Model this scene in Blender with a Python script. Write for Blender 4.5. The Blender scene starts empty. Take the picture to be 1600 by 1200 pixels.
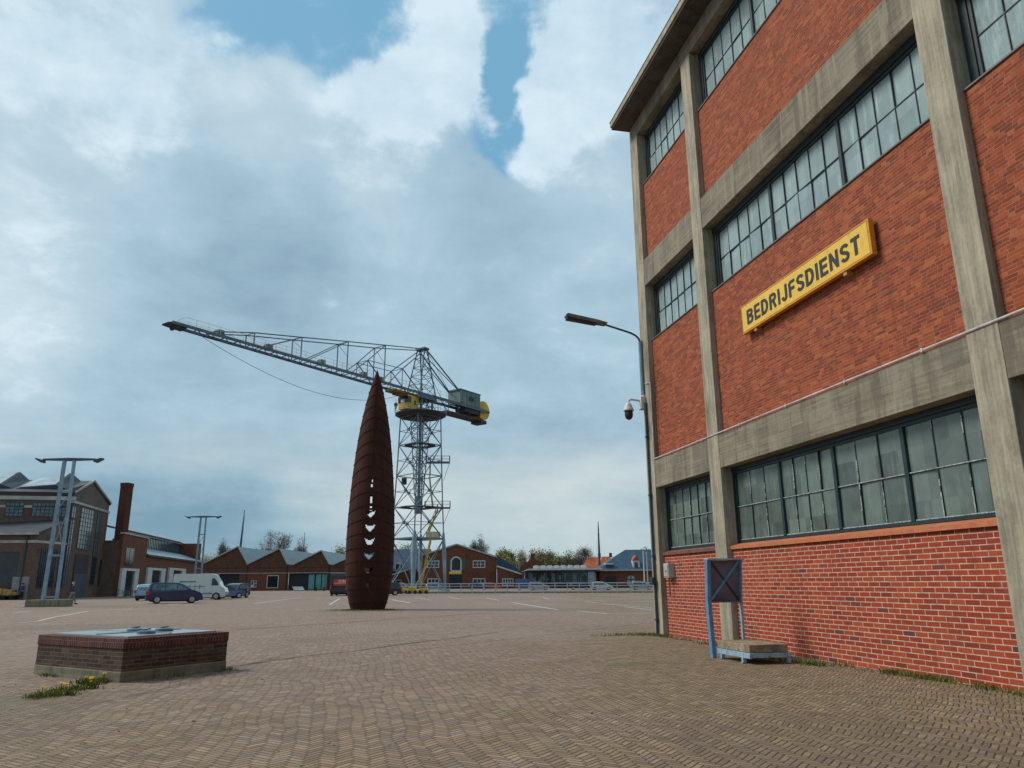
import bpy, bmesh, math, random
from math import sin, cos, tan, atan, atan2, pi, radians, sqrt
from mathutils import Vector, Matrix
random.seed(7)
C = bpy.context.scene
COL = C.collection

# ---------------------------------------------------------------- camera
F_PX = 1181.0; PITCH = atan(310 / 1181.0); ROLL = -0.0067; YAW = radians(12.0); EYE = 1.5
fw = Vector((sin(YAW) * cos(PITCH), cos(YAW) * cos(PITCH), sin(PITCH)))
rt = Vector((cos(YAW), -sin(YAW), 0))
up = fw.cross(rt) * -1
up = rt.cross(fw)
r2 = rt * cos(ROLL) + up * sin(ROLL)
u2 = -rt * sin(ROLL) + up * cos(ROLL)
HF = Vector((sin(YAW), cos(YAW), 0))
cam_d = bpy.data.cameras.new('camera'); cam = bpy.data.objects.new('camera', cam_d); COL.objects.link(cam)
cam_d.sensor_width = 36; cam_d.lens = 36 * F_PX / 1600; cam_d.clip_end = 5000; cam_d.clip_start = 0.05
cam.matrix_world = Matrix(((r2.x, u2.x, -fw.x, 0), (r2.y, u2.y, -fw.y, 0), (r2.z, u2.z, -fw.z, EYE), (0, 0, 0, 1)))
C.camera = cam

# surveying: turns a sight line of the photograph into real positions on site
def ray(px, py): return fw * F_PX + r2 * (px - 800) - u2 * (py - 600)
def G(px, py, d):
    r = ray(px, py); t = d / r.dot(HF); return Vector((r.x * t, r.y * t, EYE + r.z * t))
def gnd(px, py, z=0.0):
    r = ray(px, py); t = (z - EYE) / r.z; return Vector((r.x * t, r.y * t, z))
def base(px, d):
    g = G(px, 915, d); return Vector((g.x, g.y, 0))
def onY(px, py, y):
    r = ray(px, py); t = y / r.y; return Vector((r.x * t, y, EYE + r.z * t))

# ---------------------------------------------------------------- node helper
class S:
    def __init__(s, nt, sock): s.nt = nt; s.k = sock
    def _m(s, op, b=None, c=None):
        n = s.nt.nodes.new('ShaderNodeMath'); n.operation = op
        for i, v in enumerate((s, b, c)):
            if v is None: continue
            if isinstance(v, S): s.nt.links.new(v.k, n.inputs[i])
            else: n.inputs[i].default_value = v
        return S(s.nt, n.outputs[0])
    def __add__(s, o): return s._m('ADD', o)
    def __sub__(s, o): return s._m('SUBTRACT', o)
    def __mul__(s, o): return s._m('MULTIPLY', o)
    def __truediv__(s, o): return s._m('DIVIDE', o)
    def floor(s): return s._m('FLOOR')
    def frac(s): return s._m('FRACT')
    def abs(s): return s._m('ABSOLUTE')
    def mod(s, o): return s._m('FLOORED_MODULO', o)
    def lt(s, o): return s._m('LESS_THAN', o)
    def gt(s, o): return s._m('GREATER_THAN', o)
    def min(s, o): return s._m('MINIMUM', o)
    def max(s, o): return s._m('MAXIMUM', o)
    def inv(s): return S.c(s, 1.0) - s
    @staticmethod
    def c(s, v):
        n = s.nt.nodes.new('ShaderNodeValue'); n.outputs[0].default_value = v; return S(s.nt, n.outputs[0])
    def rng(s, a, b, c=0.0, d=1.0, smooth=True):
        n = s.nt.nodes.new('ShaderNodeMapRange')
        if smooth: n.interpolation_type = 'SMOOTHSTEP'
        s.nt.links.new(s.k, n.inputs[0])
        for i, v in zip((1, 2, 3, 4), (a, b, c, d)): n.inputs[i].default_value = v
        return S(s.nt, n.outputs[0])
def xyz(nt, vec):
    n = nt.nodes.new('ShaderNodeSeparateXYZ'); nt.links.new(vec, n.inputs[0]); return [S(nt, o) for o in n.outputs]
def comb(nt, x, y, z=0.0):
    n = nt.nodes.new('ShaderNodeCombineXYZ')
    for i, v in enumerate((x, y, z)):
        if isinstance(v, S): nt.links.new(v.k, n.inputs[i])
        else: n.inputs[i].default_value = v
    return n.outputs[0]
def noise(nt, vec, scale, detail=4, rough=0.55, dist=0.0):
    n = nt.nodes.new('ShaderNodeTexNoise'); n.inputs['Scale'].default_value = scale; n.inputs['Detail'].default_value = detail
    n.inputs['Roughness'].default_value = rough; n.inputs['Distortion'].default_value = dist
    if vec is not None: nt.links.new(vec, n.inputs['Vector'])
    return S(nt, n.outputs[0])
def white(nt, vec):
    n = nt.nodes.new('ShaderNodeTexWhiteNoise'); n.noise_dimensions = '3D'; nt.links.new(vec, n.inputs['Vector']); return S(nt, n.outputs[0])
def ramp(nt, fac, stops, interp='LINEAR'):
    n = nt.nodes.new('ShaderNodeValToRGB'); cr = n.color_ramp; cr.interpolation = interp
    while len(cr.elements) < len(stops): cr.elements.new(0.5)
    for e, (p, c) in zip(cr.elements, stops): e.position = p; e.color = (*c, 1) if len(c) == 3 else c
    nt.links.new(fac.k, n.inputs[0]); return n.outputs[0]
def mixc(nt, fac, a, b, blend='MIX'):
    n = nt.nodes.new('ShaderNodeMix'); n.data_type = 'RGBA'; n.blend_type = blend
    if isinstance(fac, S): nt.links.new(fac.k, n.inputs[0])
    else: n.inputs[0].default_value = fac
    for i, v in ((6, a), (7, b)):
        if isinstance(v, tuple): n.inputs[i].default_value = (*v, 1)
        else: nt.links.new(v, n.inputs[i])
    return n.outputs[2]
def obj_co(nt): return nt.nodes.new('ShaderNodeTexCoord').outputs['Object']
def geo_pos(nt): return nt.nodes.new('ShaderNodeNewGeometry').outputs['Position']
def newmat(name):
    m = bpy.data.materials.new(name); m.use_nodes = True
    return m, m.node_tree, m.node_tree.nodes['Principled BSDF']
def setc(nt, b, col):
    if isinstance(col, tuple): b.inputs['Base Color'].default_value = (*col, 1)
    else: nt.links.new(col, b.inputs['Base Color'])
def bump(nt, b, h, strength=0.4, dist=0.01):
    n = nt.nodes.new('ShaderNodeBump'); n.inputs['Strength'].default_value = strength; n.inputs['Distance'].default_value = dist
    nt.links.new(h.k, n.inputs['Height']); nt.links.new(n.outputs[0], b.inputs['Normal'])

# ---------------------------------------------------------------- world
SUN_AZ = (-0.80, 0.30); SUN_EL = radians(46)
w = bpy.data.worlds.new('World'); C.world = w; w.use_nodes = True
nt = w.node_tree; bg = nt.nodes['Background']; bg.inputs['Strength'].default_value = 0.1
sky = nt.nodes.new('ShaderNodeTexSky'); sky.sky_type = 'NISHITA'; sky.sun_disc = False
sky.sun_elevation = SUN_EL; sky.sun_rotation = atan2(SUN_AZ[0], SUN_AZ[1]); sky.dust_density = 2.0
gen = nt.nodes.new('ShaderNodeTexCoord').outputs['Generated']
dx, dy, dz = xyz(nt, gen)
zz = dz.max(0.0) + 0.32
P = comb(nt, dx / zz, dy / zz, 0.0)
P2 = comb(nt, dx / zz, dy / zz, 3.7)
n1 = noise(nt, P, 1.6, 8, 0.55, 0.25)
n2 = noise(nt, P2, 3.6, 10, 0.60, 0.35)
n3 = noise(nt, P2, 0.9, 5, 0.5, 0.3)
n4 = noise(nt, comb(nt, dx / zz, dy / zz, 8.1), 9.0, 8, 0.62, 0.2)
nh = noise(nt, comb(nt, dx * 2.2, dy * 2.2, dz * 9.0), 1.6, 7, 0.55, 0.3)
wv_ = nt.nodes.new('ShaderNodeVectorMath'); wv_.operation = 'MULTIPLY_ADD'
wn = nt.nodes.new('ShaderNodeTexNoise'); wn.inputs['Scale'].default_value = 2.6; wn.inputs['Detail'].default_value = 7; wn.inputs['Roughness'].default_value = .6
nt.links.new(gen, wn.inputs['Vector']); nt.links.new(wn.outputs['Color'], wv_.inputs[0]); wv_.inputs[1].default_value = (.30, .30, .30)
wo_ = nt.nodes.new('ShaderNodeVectorMath'); wo_.operation = 'ADD'; wo_.inputs[1].default_value = (-.15, -.15, -.15)
nt.links.new(gen, wv_.inputs[2]); nt.links.new(wv_.outputs[0], wo_.inputs[0])
warped = wo_.outputs[0]
def blob(px, py, rad, mn=0.0):
    d = ray(px, py).normalized()
    n = nt.nodes.new('ShaderNodeVectorMath'); n.operation = 'DISTANCE'; n.inputs[1].default_value = d
    nt.links.new(warped, n.inputs[0])
    return S(nt, n.outputs['Value']).rng(rad * 1.6, 0, 0.0, 1.0)
def field(lst, start=0.0):
    f = S.c(n1, start)
    for px, py, r_, a_ in lst: f = f + blob(px, py, r_) * a_
    return f
# grey-blue cloud deck
deck = field(((350, 370, .16, -.18), (480, 330, .12, -.17), (430, 400, .07, -.08), (800, 300, .11, -.15), (700, 430, .2, -.06), (620, 600, .2, .12), (60, 620, .16, .16), (30, 330, .15, .16), (1000, 450, .15, .10),
    (150, 90, .22, .16), (330, 160, .16, .14), (260, 300, .2, -.06), (540, 280, .12, .24), (580, 350, .06, .14), (450, 210, .10, .14), (1500, -200, .6, .2), (-600, -300, .7, .3), (880, 260, .12, .1), (130, 330, .10, -.06)), .42) + (n3 - .5) * .25 + (n1 - .5) * .50 + (n2 - .5) * .75 + (n4 - .5) * .35
dcol = ramp(nt, deck, [(0.05, (1.8, 2.85, 3.8)), (0.35, (2.8, 4.15, 5.2)), (0.6, (3.6, 5.1, 6.15)), (0.8, (4.5, 5.9, 6.8)), (1.0, (6.0, 7.2, 7.9))])
# blue gaps
bl = field(((790, 100, .11, 1.2), (825, 185, .05, 1.2), (800, 150, .05, .5), (610, 80, .07, .42), (560, 10, .06, .35), (720, 40, .09, .8), (770, 30, .10, .9), (620, 150, .05, .5), (615, 200, .04, .4), (910, -10, .10, .7), (430, 20, .08, .5), (345, 15, .06, .5), (600, -160, .25, .7), (975, 130, .05, .35), (200, 10, .05, .3)), 0.0)
blue = (bl + (n2 - .5) * 1.7 + (n1 - .5) * .3 + (n4 - .5) * .9).rng(.26, .74, 0, .9)
bs = mixc(nt, 0.82, sky.outputs[0], (1.45, 3.9, 5.9))
c1 = mixc(nt, blue, dcol, bs)
# bright billows
pf = field(((800, 110, .045, -.9), (825, 190, .03, -.8), (700, 120, .05, .75), (690, 160, .07, .70), (640, 205, .06, .80), (750, 80, .04, .5), (910, 120, .08, .72), (855, 200, .055, .80), (890, 60, .05, .3), (960, 70, .09, .5), (670, 10, .035, .75), (170, 50, .07, .55), (240, 130, .06, .55), (60, 120, .07, .4), (20, 60, .08, .4), (330, 50, .05, .4),
            (340, 230, .05, .4), (230, 210, .05, .35), (430, 120, .06, .35), (540, 260, .06, .45), (-500, -200, .6, .35), (1500, -300, .6, .3)), 0.0)
puff = (pf + (n1 - .5) * .4 + (n2 - .5) * 1.7 + (n4 - .5) * 1.2).rng(.34, .86, 0, .9)
pc_ = ramp(nt, n2 * .5 + n4 * .5, [(.36, (4.4, 6.0, 7.1)), (.62, (6.7, 7.9, 8.7))])
c2 = mixc(nt, puff, c1, pc_)
# low bands near the horizon
lowc = ramp(nt, field(((330, 800, .10, -.38), (180, 760, .12, -.28), (480, 810, .08, -.25), (430, 740, .05, .22), (620, 740, .10, .22), (850, 700, .13, .26), (980, 670, .08, .2), (300, 770, .02, .1), (900, 800, .1, .06), (60, 700, .1, .05)), .5) + (nh - .5) * 1.0 + (n4 - .5) * .15,
            [(0.05, (1.7, 3.0, 3.9)), (0.3, (2.8, 4.2, 5.1)), (0.55, (4.3, 5.4, 5.8)), (0.9, (6.2, 6.8, 6.6))])
c3 = mixc(nt, dz.rng(.22, .10, 0, .9), c2, lowc)
pale = mixc(nt, dz.rng(.07, .0, 0, .5), c3, (4.1, 5.1, 5.3))
nt.links.new(pale, bg.inputs['Color'])

sd = bpy.data.lights.new('sun', 'SUN'); sd.energy = 2.6; sd.angle = radians(20); sd.color = (1, .95, .87)
so = bpy.data.objects.new('sun', sd); COL.objects.link(so)
sv = Vector((SUN_AZ[0], SUN_AZ[1], 0)).normalized() * cos(SUN_EL) + Vector((0, 0, sin(SUN_EL)))
so.rotation_euler = sv.to_track_quat('Z', 'Y').to_euler()
vs = C.view_settings; vs.view_transform = 'Standard'; vs.look = 'None'; vs.gamma = 1; vs.exposure = 0.15

# ---------------------------------------------------------------- object helpers
def tag(o, label=None, cat=None, group=None, kind=None):
    if label: o['label'] = label
    if cat: o['category'] = cat
    if group: o['group'] = group
    if kind: o['kind'] = kind
    return o
def thing(name, label, cat, loc=(0, 0, 0), rz=0.0, group=None):
    o = bpy.data.objects.new(name, None); COL.objects.link(o); o.location = loc; o.rotation_euler = (0, 0, rz)
    o.empty_display_size = .3
    return tag(o, label, cat, group)
class MB:
    def __init__(s): s.v = []; s.f = []; s.m = []; s.mi = 0
    def _add(s, vs_, fs_):
        n = len(s.v); s.v += [tuple(v) for v in vs_]; s.f += [tuple(i + n for i in f) for f in fs_]; s.m += [s.mi] * len(fs_); return s
    def box(s, x0, x1, y0, y1, z0, z1):
        x0, x1 = min(x0, x1), max(x0, x1); y0, y1 = min(y0, y1), max(y0, y1); z0, z1 = min(z0, z1), max(z0, z1)
        return s._add([(x0, y0, z0), (x1, y0, z0), (x1, y1, z0), (x0, y1, z0), (x0, y0, z1), (x1, y0, z1), (x1, y1, z1), (x0, y1, z1)],
                      [(0, 3, 2, 1), (4, 5, 6, 7), (0, 1, 5, 4), (1, 2, 6, 5), (2, 3, 7, 6), (3, 0, 4, 7)])
    def tube(s, p, q, r, n=6, r1=None, cap=True, rot=0.0):
        p = Vector(p); q = Vector(q); r1 = r if r1 is None else r1
        d = (q - p)
        if d.length < 1e-6: return s
        d.normalize(); a = d.cross(Vector((0, 0, 1)))
        if a.length < 1e-3: a = Vector((1, 0, 0))
        a.normalize(); b = d.cross(a)
        vs_ = []
        for c_, rr in ((p, r), (q, r1)):
            for i in range(n):
                t = 2 * pi * i / n + rot; vs_.append(c_ + a * (cos(t) * rr) + b * (sin(t) * rr))
        fs_ = [(i, (i + 1) % n, n + (i + 1) % n, n + i) for i in range(n)]
        if cap: fs_ += [tuple(range(n - 1, -1, -1)), tuple(range(n, 2 * n))]
        return s._add(vs_, fs_)
    def bar(s, p, q, w, h=None):   # square section bar
        h = h or w
        p = Vector(p); q = Vector(q); d = (q - p)
        if d.length < 1e-6: return s
        d.normalize(); a = d.cross(Vector((0, 0, 1)))
        if a.length < 1e-3: a = Vector((1, 0, 0))
        a.normalize(); b = a.cross(d).normalized()
        vs_ = []
        for c_ in (p, q):
            for i, j in ((-1, -1), (1, -1), (1, 1), (-1, 1)): vs_.append(c_ + a * (i * w / 2) + b * (j * h / 2))
        return s._add(vs_, [(0, 3, 2, 1), (4, 5, 6, 7), (0, 1, 5, 4), (1, 2, 6, 5), (2, 3, 7, 6), (3, 0, 4, 7)])
    def path(s, pts, r, n=8):
        for a, b in zip(pts[:-1], pts[1:]): s.tube(a, b, r, n)
        return s
    def prism(s, poly, axis, a, b):
        # poly: 2d points; axis 'y': (x,z) extruded along y; 'x': (y,z) along x; 'z': (x,y) along z
        n = len(poly)
        def mk(p, t): return (p[0], t, p[1]) if axis == 'y' else ((t, p[0], p[1]) if axis == 'x' else (p[0], p[1], t))
        vs_ = [mk(p, a) for p in poly] + [mk(p, b) for p in poly]
        return s._add(vs_, [tuple(range(n)), tuple(range(2 * n - 1, n - 1, -1))] + [(i, n + i, n + (i + 1) % n, (i + 1) % n) for i in range(n)])
    def quad(s, *p): return s._add(p, [tuple(range(len(p)))])
    def slab(s, pts, t):   # polygon with thickness t downward along its normal
        P_ = [Vector(p) for p in pts]; n = (P_[1] - P_[0]).cross(P_[2] - P_[0]).normalized()
        k = len(P_)
        return s._add(P_ + [p - n * t for p in P_], [tuple(range(k)), tuple(range(2 * k - 1, k - 1, -1))] + [(i, k + i, k + (i + 1) % k, (i + 1) % k) for i in range(k)])
    def build(s, name, mats, parent=None, org=(0, 0, 0), smooth=False, bevel=0, fix=True):
        me = bpy.data.meshes.new(name)
        ox, oy, oz = org
        me.from_pydata([(x - ox, y - oy, z - oz) for x, y, z in s.v], [], s.f)
        if not isinstance(mats, (list, tuple)): mats = [mats]
        for m in mats: me.materials.append(m)
        for p, i in zip(me.polygons, s.m): p.material_index = i
        if fix:
            bm = bmesh.new(); bm.from_mesh(me); bmesh.ops.recalc_face_normals(bm, faces=bm.faces); bm.to_mesh(me); bm.free()
        if smooth:
            for p in me.polygons: p.use_smooth = True
        o = bpy.data.objects.new(name, me); COL.objects.link(o)
        if parent is not None: o.parent = parent
        if bevel:
            b = o.modifiers.new('bevel', 'BEVEL'); b.width = bevel; b.segments = 2; b.limit_method = 'ANGLE'; b.angle_limit = radians(35)
        return o
def copy_tree(o, parent=None):
    c = o.copy(); COL.objects.link(c); c.parent = parent
    for ch in list(o.children): copy_tree(ch, c)
    return c

# ---------------------------------------------------------------- materials
def simple(name, col, rough=0.6, metal=0.0, var=0.15, scale=3.0, bmp=0.0, spec=0.5, dirt=None):
    m, nt, b = newmat(name); co = obj_co(nt)
    n = noise(nt, co, scale, 5, 0.6)
    dark = tuple(c * (1 - var * 1.6) for c in col); lite = tuple(min(1, c * (1 + var)) for c in col)
    cc = ramp(nt, n, [(0.3, dark), (0.7, lite)])
    if dirt:
        cc = mixc(nt, noise(nt, co, scale * 2.3, 6, .7).rng(.52, .66), cc, dirt)
    setc(nt, b, cc); b.inputs['Roughness'].default_value = rough; b.inputs['Metallic'].default_value = metal
    b.inputs['Specular IOR Level'].default_value = spec
    if bmp: bump(nt, b, noise(nt, co, scale * 8, 5), bmp, 0.01)
    return m

def brick_mat(name, L, h, joint, cols, mortar, bond='stretcher', bumpv=0.5, stain=0.25, vcol=False):
    m, nt, b = newmat(name); co = obj_co(nt)
    x, y, z = xyz(nt, co)
    wv = noise(nt, co, 2.2, 3)
    u = x + y + (wv - 0.5) * (L * 0.03); v = z + (noise(nt, co, 1.1, 3) - 0.5) * (h * 0.14)
    row = (v / h).floor(); fy = (v / h).frac()
    if bond == 'stretcher':
        uu = u / L + (row * 0.5); cell = uu.floor(); fx = uu.frac()
        ex = fx.min(fx.inv()) * L
    else:
        rnd = white(nt, comb(nt, row, 3.3, 1.7))
        P15 = L * 1.5
        uu = (u + rnd * (P15 * 5)) / P15; c0 = uu.floor(); f = uu.frac() * P15
        isS = f.lt(L)
        cell = c0 * 2 + isS
        a = isS * f.min(S.c(f, L) - f)
        f2 = f - L
        bb = isS.inv() * f2.min(S.c(f, L * 0.5) - f2)
        ex = a + bb
    ey = fy.min(fy.inv()) * h
    e = ex.min(ey) + (noise(nt, co, 45, 3) - 0.5) * 0.006
    mort = e.rng(joint * 0.5 + 0.001, joint * 0.5 - 0.0015)
    idv = white(nt, comb(nt, cell, row, 0.5))
    bc = ramp(nt, idv, cols)
    bc = mixc(nt, noise(nt, co, 30, 4).rng(.35, .75, 0, .35), bc, tuple(c * .55 for c in cols[len(cols) // 2][1]))
    mc = mixc(nt, noise(nt, co, 6, 4).rng(.4, .65), mortar, tuple(c * .68 for c in mortar))
    cc = mixc(nt, mort, bc, mc)
    big = noise(nt, comb(nt, u * 1.0, v * 0.6, 0.0), 0.7, 6, 0.65).rng(.48, .72, 0, stain)
    cc = mixc(nt, big, cc, tuple(c * .5 for c in cols[0][1]))
    pale = noise(nt, comb(nt, u, v, 4.0), 0.9, 7, 0.7).rng(.56, .75, 0, stain * .8)
    cc = mixc(nt, pale, cc, mortar)
    drip = noise(nt, comb(nt, u * 3.2, 0.0, v * .22), 1.0, 5, .7).rng(.55, .72, 0, stain * 1.6 + .12)
    cc = mixc(nt, drip, cc, tuple(c * .45 for c in cols[1][1]))
    setc(nt, b, cc); b.inputs['Roughness'].default_value = .88; b.inputs['Specular IOR Level'].default_value = .25
    bump(nt, b, mort.inv() + noise(nt, co, 60, 3) * 0.25, bumpv, 0.008)
    return m

def concrete_mat(name, direction='v', col=(.27, .25, .205), patch=0.0):
    m, nt, b = newmat(name); co = obj_co(nt); x, y, z = xyz(nt, co)
    if direction == 'v': st = comb(nt, x * 9, y * 9, z * 0.5)
    else: st = comb(nt, x * 1.0, y * 0.35, z * 11)
    s1 = noise(nt, st, 1.5, 6, 0.6); s2 = noise(nt, co, 1.1, 6, .65); s3 = noise(nt, co, 14, 4, .6)
    t = s1 * 0.45 + s2 * 0.4 + s3 * 0.15
    cc = ramp(nt, t, [(0.36, tuple(c * .5 for c in col)), (0.5, col), (0.63, tuple(c * 1.4 for c in col))])
    # formwork joints
    if direction == 'h': bj = ((z * 6.2).frac() - 0.5).abs().rng(.47, .5, 0, .45)
    else: bj = (((x + y) * 7.5).frac() - 0.5).abs().rng(.47, .5, 0, .28)
    cc = mixc(nt, bj * noise(nt, co, 2.2, 3).rng(.4, .6), cc, tuple(c * .42 for c in col))
    # run-off stains
    run = noise(nt, comb(nt, x * 2.4, y * 2.4, z * 0.25), 1.0, 5, .7).rng(.50, .62, 0, .55)
    cc = mixc(nt, run, cc, tuple(c * .48 for c in col))
    run2 = noise(nt, comb(nt, x * 3.1 + 9.0, y * 3.1, z * 0.3), 1.0, 5, .7).rng(.55, .64, 0, .55)
    cc = mixc(nt, run2, cc, tuple(c * 1.5 for c in col))
    if patch:
        pz = (z / 2.3).floor(); py_ = (y / 0.47 + (noise(nt, co, 3, 3) - .5) * .3).floor()
        pr = white(nt, comb(nt, py_, pz, 8.0))
        cc = mixc(nt, pr.gt(1 - patch) * .45, cc, (.12, .115, .095))
        cc = mixc(nt, pr.lt(patch * .6) * .3, cc, (.30, .275, .21))
    # moss speckle
    cc = mixc(nt, noise(nt, co, 9, 6, .7).rng(.62, .72, 0, .5), cc, (.10, .11, .06))
    setc(nt, b, cc); b.inputs['Roughness'].default_value = .9; b.inputs['Specular IOR Level'].default_value = .25
    bump(nt, b, s1 * 0.6 + s3 * 0.6 + bj.inv() * .3, .55, .012)
    return m

def glass_mat(name, col, rough=.12, var=.35, scale=1.3, spec=.6, pw=.57, ph=.95):
    m, nt, b = newmat(name); co = obj_co(nt); x, y, z = xyz(nt, co)
    pid = white(nt, comb(nt, ((x + y) / pw).floor(), (z / ph).floor(), 2.0))
    n = noise(nt, co, scale, 6, .6, .5) * .6 + pid * .4
    cc = ramp(nt, n, [(.3, tuple(c * (1 - var) for c in col)), (.7, tuple(c * (1 + var) for c in col))])
    cc = mixc(nt, noise(nt, comb(nt, x * 6, y * 6, z * .8), 1.5, 6, .65).rng(.52, .72, 0, .45), cc, tuple(min(1, c * 2.0) for c in col))
    setc(nt, b, cc)
    rr = noise(nt, co, 5, 5).rng(.3, .75, rough * .5, rough * 2.2); nt.links.new(rr.k, b.inputs['Roughness'])
    b.inputs['Specular IOR Level'].default_value = spec
    b.inputs['IOR'].default_value = 1.5
    bump(nt, b, noise(nt, co, 2.2, 3) + pid * .2, .10, .02)
    return m

M = {}
RED = [(0, (.20, .034, .020)), (.05, (.26, .041, .021)), (.35, (.31, .047, .021)), (.7, (.35, .056, .023)), (.955, (.40, .078, .029)), (.985, (.15, .045, .04)), (1, (.085, .045, .045))]
RUST = [(0, (.18, .042, .024)), (.15, (.22, .045, .022)), (.5, (.30, .062, .026)), (.82, (.37, .084, .032)), (.95, (.43, .12, .045)), (1, (.14, .045, .032))]
M['brick_low'] = brick_mat('red_stretcher_brick', .288, .0865, .0165, RED, (.60, .42, .31), 'stretcher', .6, .12)
M['brick_up'] = brick_mat('orange_red_brick', .235, .062, .009, RUST, (.36, .21, .13), 'wild', .55, .10)
M['brick_plinth'] = brick_mat('purple_brown_brick', .22, .065, .009, [(0, (.050, .030, .026)), (.5, (.090, .052, .040)), (1, (.13, .085, .055))], (.19, .16, .12), 'stretcher', .6, .4)
M['brick_solder'] = brick_mat('soldier_course_brick', .062, .30, .008, [(0, (.07, .026, .024)), (.5, (.115, .036, .030)), (1, (.16, .055, .04))], (.22, .18, .15), 'stretcher', .5, .2)
FAR = [(0, (.075, .035, .024)), (.5, (.12, .050, .032)), (1, (.17, .070, .042))]
M['brick_hall'] = brick_mat('weathered_hall_brick', .22, .065, .012, [(0, (.085, .050, .038)), (.5, (.13, .070, .050)), (1, (.18, .10, .07))], (.24, .19, .16), 'wild', .2, .5)
M['brick_far'] = brick_mat('brown_red_brick', .22, .065, .01, FAR, (.16, .09, .065), 'wild', .15, .4)
M['brick_far2'] = brick_mat('brown_orange_brick', .22, .065, .01, [(0, (.10, .035, .022)), (.5, (.17, .055, .03)), (1, (.23, .085, .045))], (.2, .11, .08), 'wild', .15, .4)
M['brick_chim'] = brick_mat('dark_chimney_brick', .22, .065, .01, [(0, (.06, .020, .018)), (.5, (.095, .03, .024)), (1, (.14, .042, .03))], (.12, .06, .05), 'wild', .2, .35)
M['conc_v'] = concrete_mat('board_marked_concrete', 'v', (.335, .295, .22))
M['conc_h'] = concrete_mat('patched_beam_concrete', 'h', (.225, .195, .145), .10)
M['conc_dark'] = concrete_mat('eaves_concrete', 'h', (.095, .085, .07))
M['conc_base'] = concrete_mat('mossy_concrete', 'h', (.20, .185, .125))
M['conc_foot'] = simple('grey_footing', (.19, .185, .15), .9, 0, .3, 4, .4, dirt=(.09, .1, .05))
M['teal'] = simple('dark_teal_paint', (.012, .030, .035), .45, 0, .2, 6)
M['teal_up'] = simple('faded_teal_frame', (.018, .032, .036), .5, 0, .3, 6)
M['putty'] = simple('flaking_glazing_putty', (.40, .43, .42), .8, 0, .5, 25, dirt=(.02, .045, .05))
M['sill_orange'] = simple('terracotta_sill', (.50, .155, .062), .6, 0, .12, 5, .2, dirt=(.36, .11, .05))
M['sill_brown'] = simple('aged_brown_sill', (.17, .065, .05), .8, 0, .2, 6, .2)
M['sill_grey'] = simple('thin_grey_sill', (.12, .12, .115), .6, 0, .2, 5)
M['glass_up'] = glass_mat('pale_frosted_glass', (.26, .34, .34), .16, .16, .9, .5, .534, .86)
M['glass_low'] = glass_mat('grimy_frosted_glass', (.105, .135, .12), .16, .42, 1.6, .55, .6, .92)
M['glass_dark'] = simple('dark_window_glass', (.018, .026, .034), .12, 0, .4, 1.5)
M['glass_teal'] = simple('blue_green_glass', (.10, .17, .18), .15, 0, .5, 3)
M['glass_green'] = simple('turquoise_tinted_glass', (.13, .33, .30), .2, 0, .2, .6)
M['white'] = simple('white_paint', (.55, .56, .54), .55, 0, .12, 2)
M['offwhite'] = simple('grey_white_trim', (.42, .42, .38), .65, 0, .2, 1)
M['pipe_white'] = simple('dirty_white_pipe', (.52, .47, .45), .5, 0, .2, 5)
M['pipe_dark'] = simple('slate_blue_conduit', (.035, .055, .065), .5, 0, .2, 5)
M['yellow_sign'] = simple('yellow_sign_face', (.80, .50, .055), .45, 0, .07, 2.5, dirt=(.66, .38, .05))
M['yellow_edge'] = simple('orange_yellow_frame', (.66, .27, .015), .45, 0, .1, 4, dirt=(.42, .16, .02))
M['letter'] = simple('charcoal_lettering', (.018, .022, .026), .5, 0, .25, 4)
M['bracket'] = simple('orange_bracket', (.45, .24, .10), .5)
M['slate'] = simple('blue_slate_roof', (.022, .060, .105), .7, 0, .3, .8)
M['slate_dark'] = simple('dark_slate_roof', (.030, .042, .055), .5, 0, .3, .5)
M['zinc'] = simple('pale_zinc_roof', (.19, .26, .28), .4, 0, .22, .5)
M['panel_roof'] = simple('silvery_roof_panel', (.30, .37, .42), .35, 0, .25, .7)
M['stucco'] = simple('grey_brown_render', (.135, .11, .088), .9, 0, .2, .6)
M['orange_roof'] = simple('orange_clay_tiles', (.42, .10, .035), .8, 0, .3, 1.0)
M['pole_blue'] = simple('blue_grey_galvanised_steel', (.24, .33, .40), .5, .15, .18, 2)
M['pole_dark'] = simple('dark_blue_steel', (.06, .085, .11), .5, .2, .2, 2)
M['crane_steel'] = simple('grey_blue_crane_paint', (.095, .14, .185), .55, .1, .28, .5, dirt=(.05, .065, .09))
M['crane_mid'] = simple('mid_blue_grey_crane_paint', (.15, .205, .25), .55, .1, .28, .5, dirt=(.07, .09, .11))
M['crane_light'] = simple('pale_blue_crane_paint', (.25, .33, .39), .55, .1, .2, .5)
M['crane_dark'] = simple('dark_crane_deck', (.035, .035, .045), .7, 0, .3, .5)
M['crane_yellow'] = simple('yellow_crane_paint', (.62, .40, .015), .5, 0, .15, .6)
M['crane_house'] = simple('grey_green_sheet', (.13, .20, .20), .55, 0, .2, .4)
M['pale_yellow'] = simple('pale_yellow_rail', (.55, .48, .28), .6, 0, .1, 1)
M['bench_blue'] = simple('sky_blue_paint', (.12, .25, .42), .45, .1, .22, 7, dirt=(.06, .13, .24))
M['bench_pale'] = simple('chalky_blue_paint', (.30, .44, .56), .5, .1, .2, 7, dirt=(.1, .17, .26))
M['bench_panel'] = simple('purple_grey_steel_sheet', (.105, .11, .15), .5, .05, .35, 3)
M['tyre'] = simple('black_rubber', (.012, .012, .013), .85, 0, .2, 4)
M['rim'] = simple('silver_rim', (.42, .43, .44), .35, .6, .1, 4)
M['lamp_red'] = simple('red_light_lens', (.45, .03, .03), .25)
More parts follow.
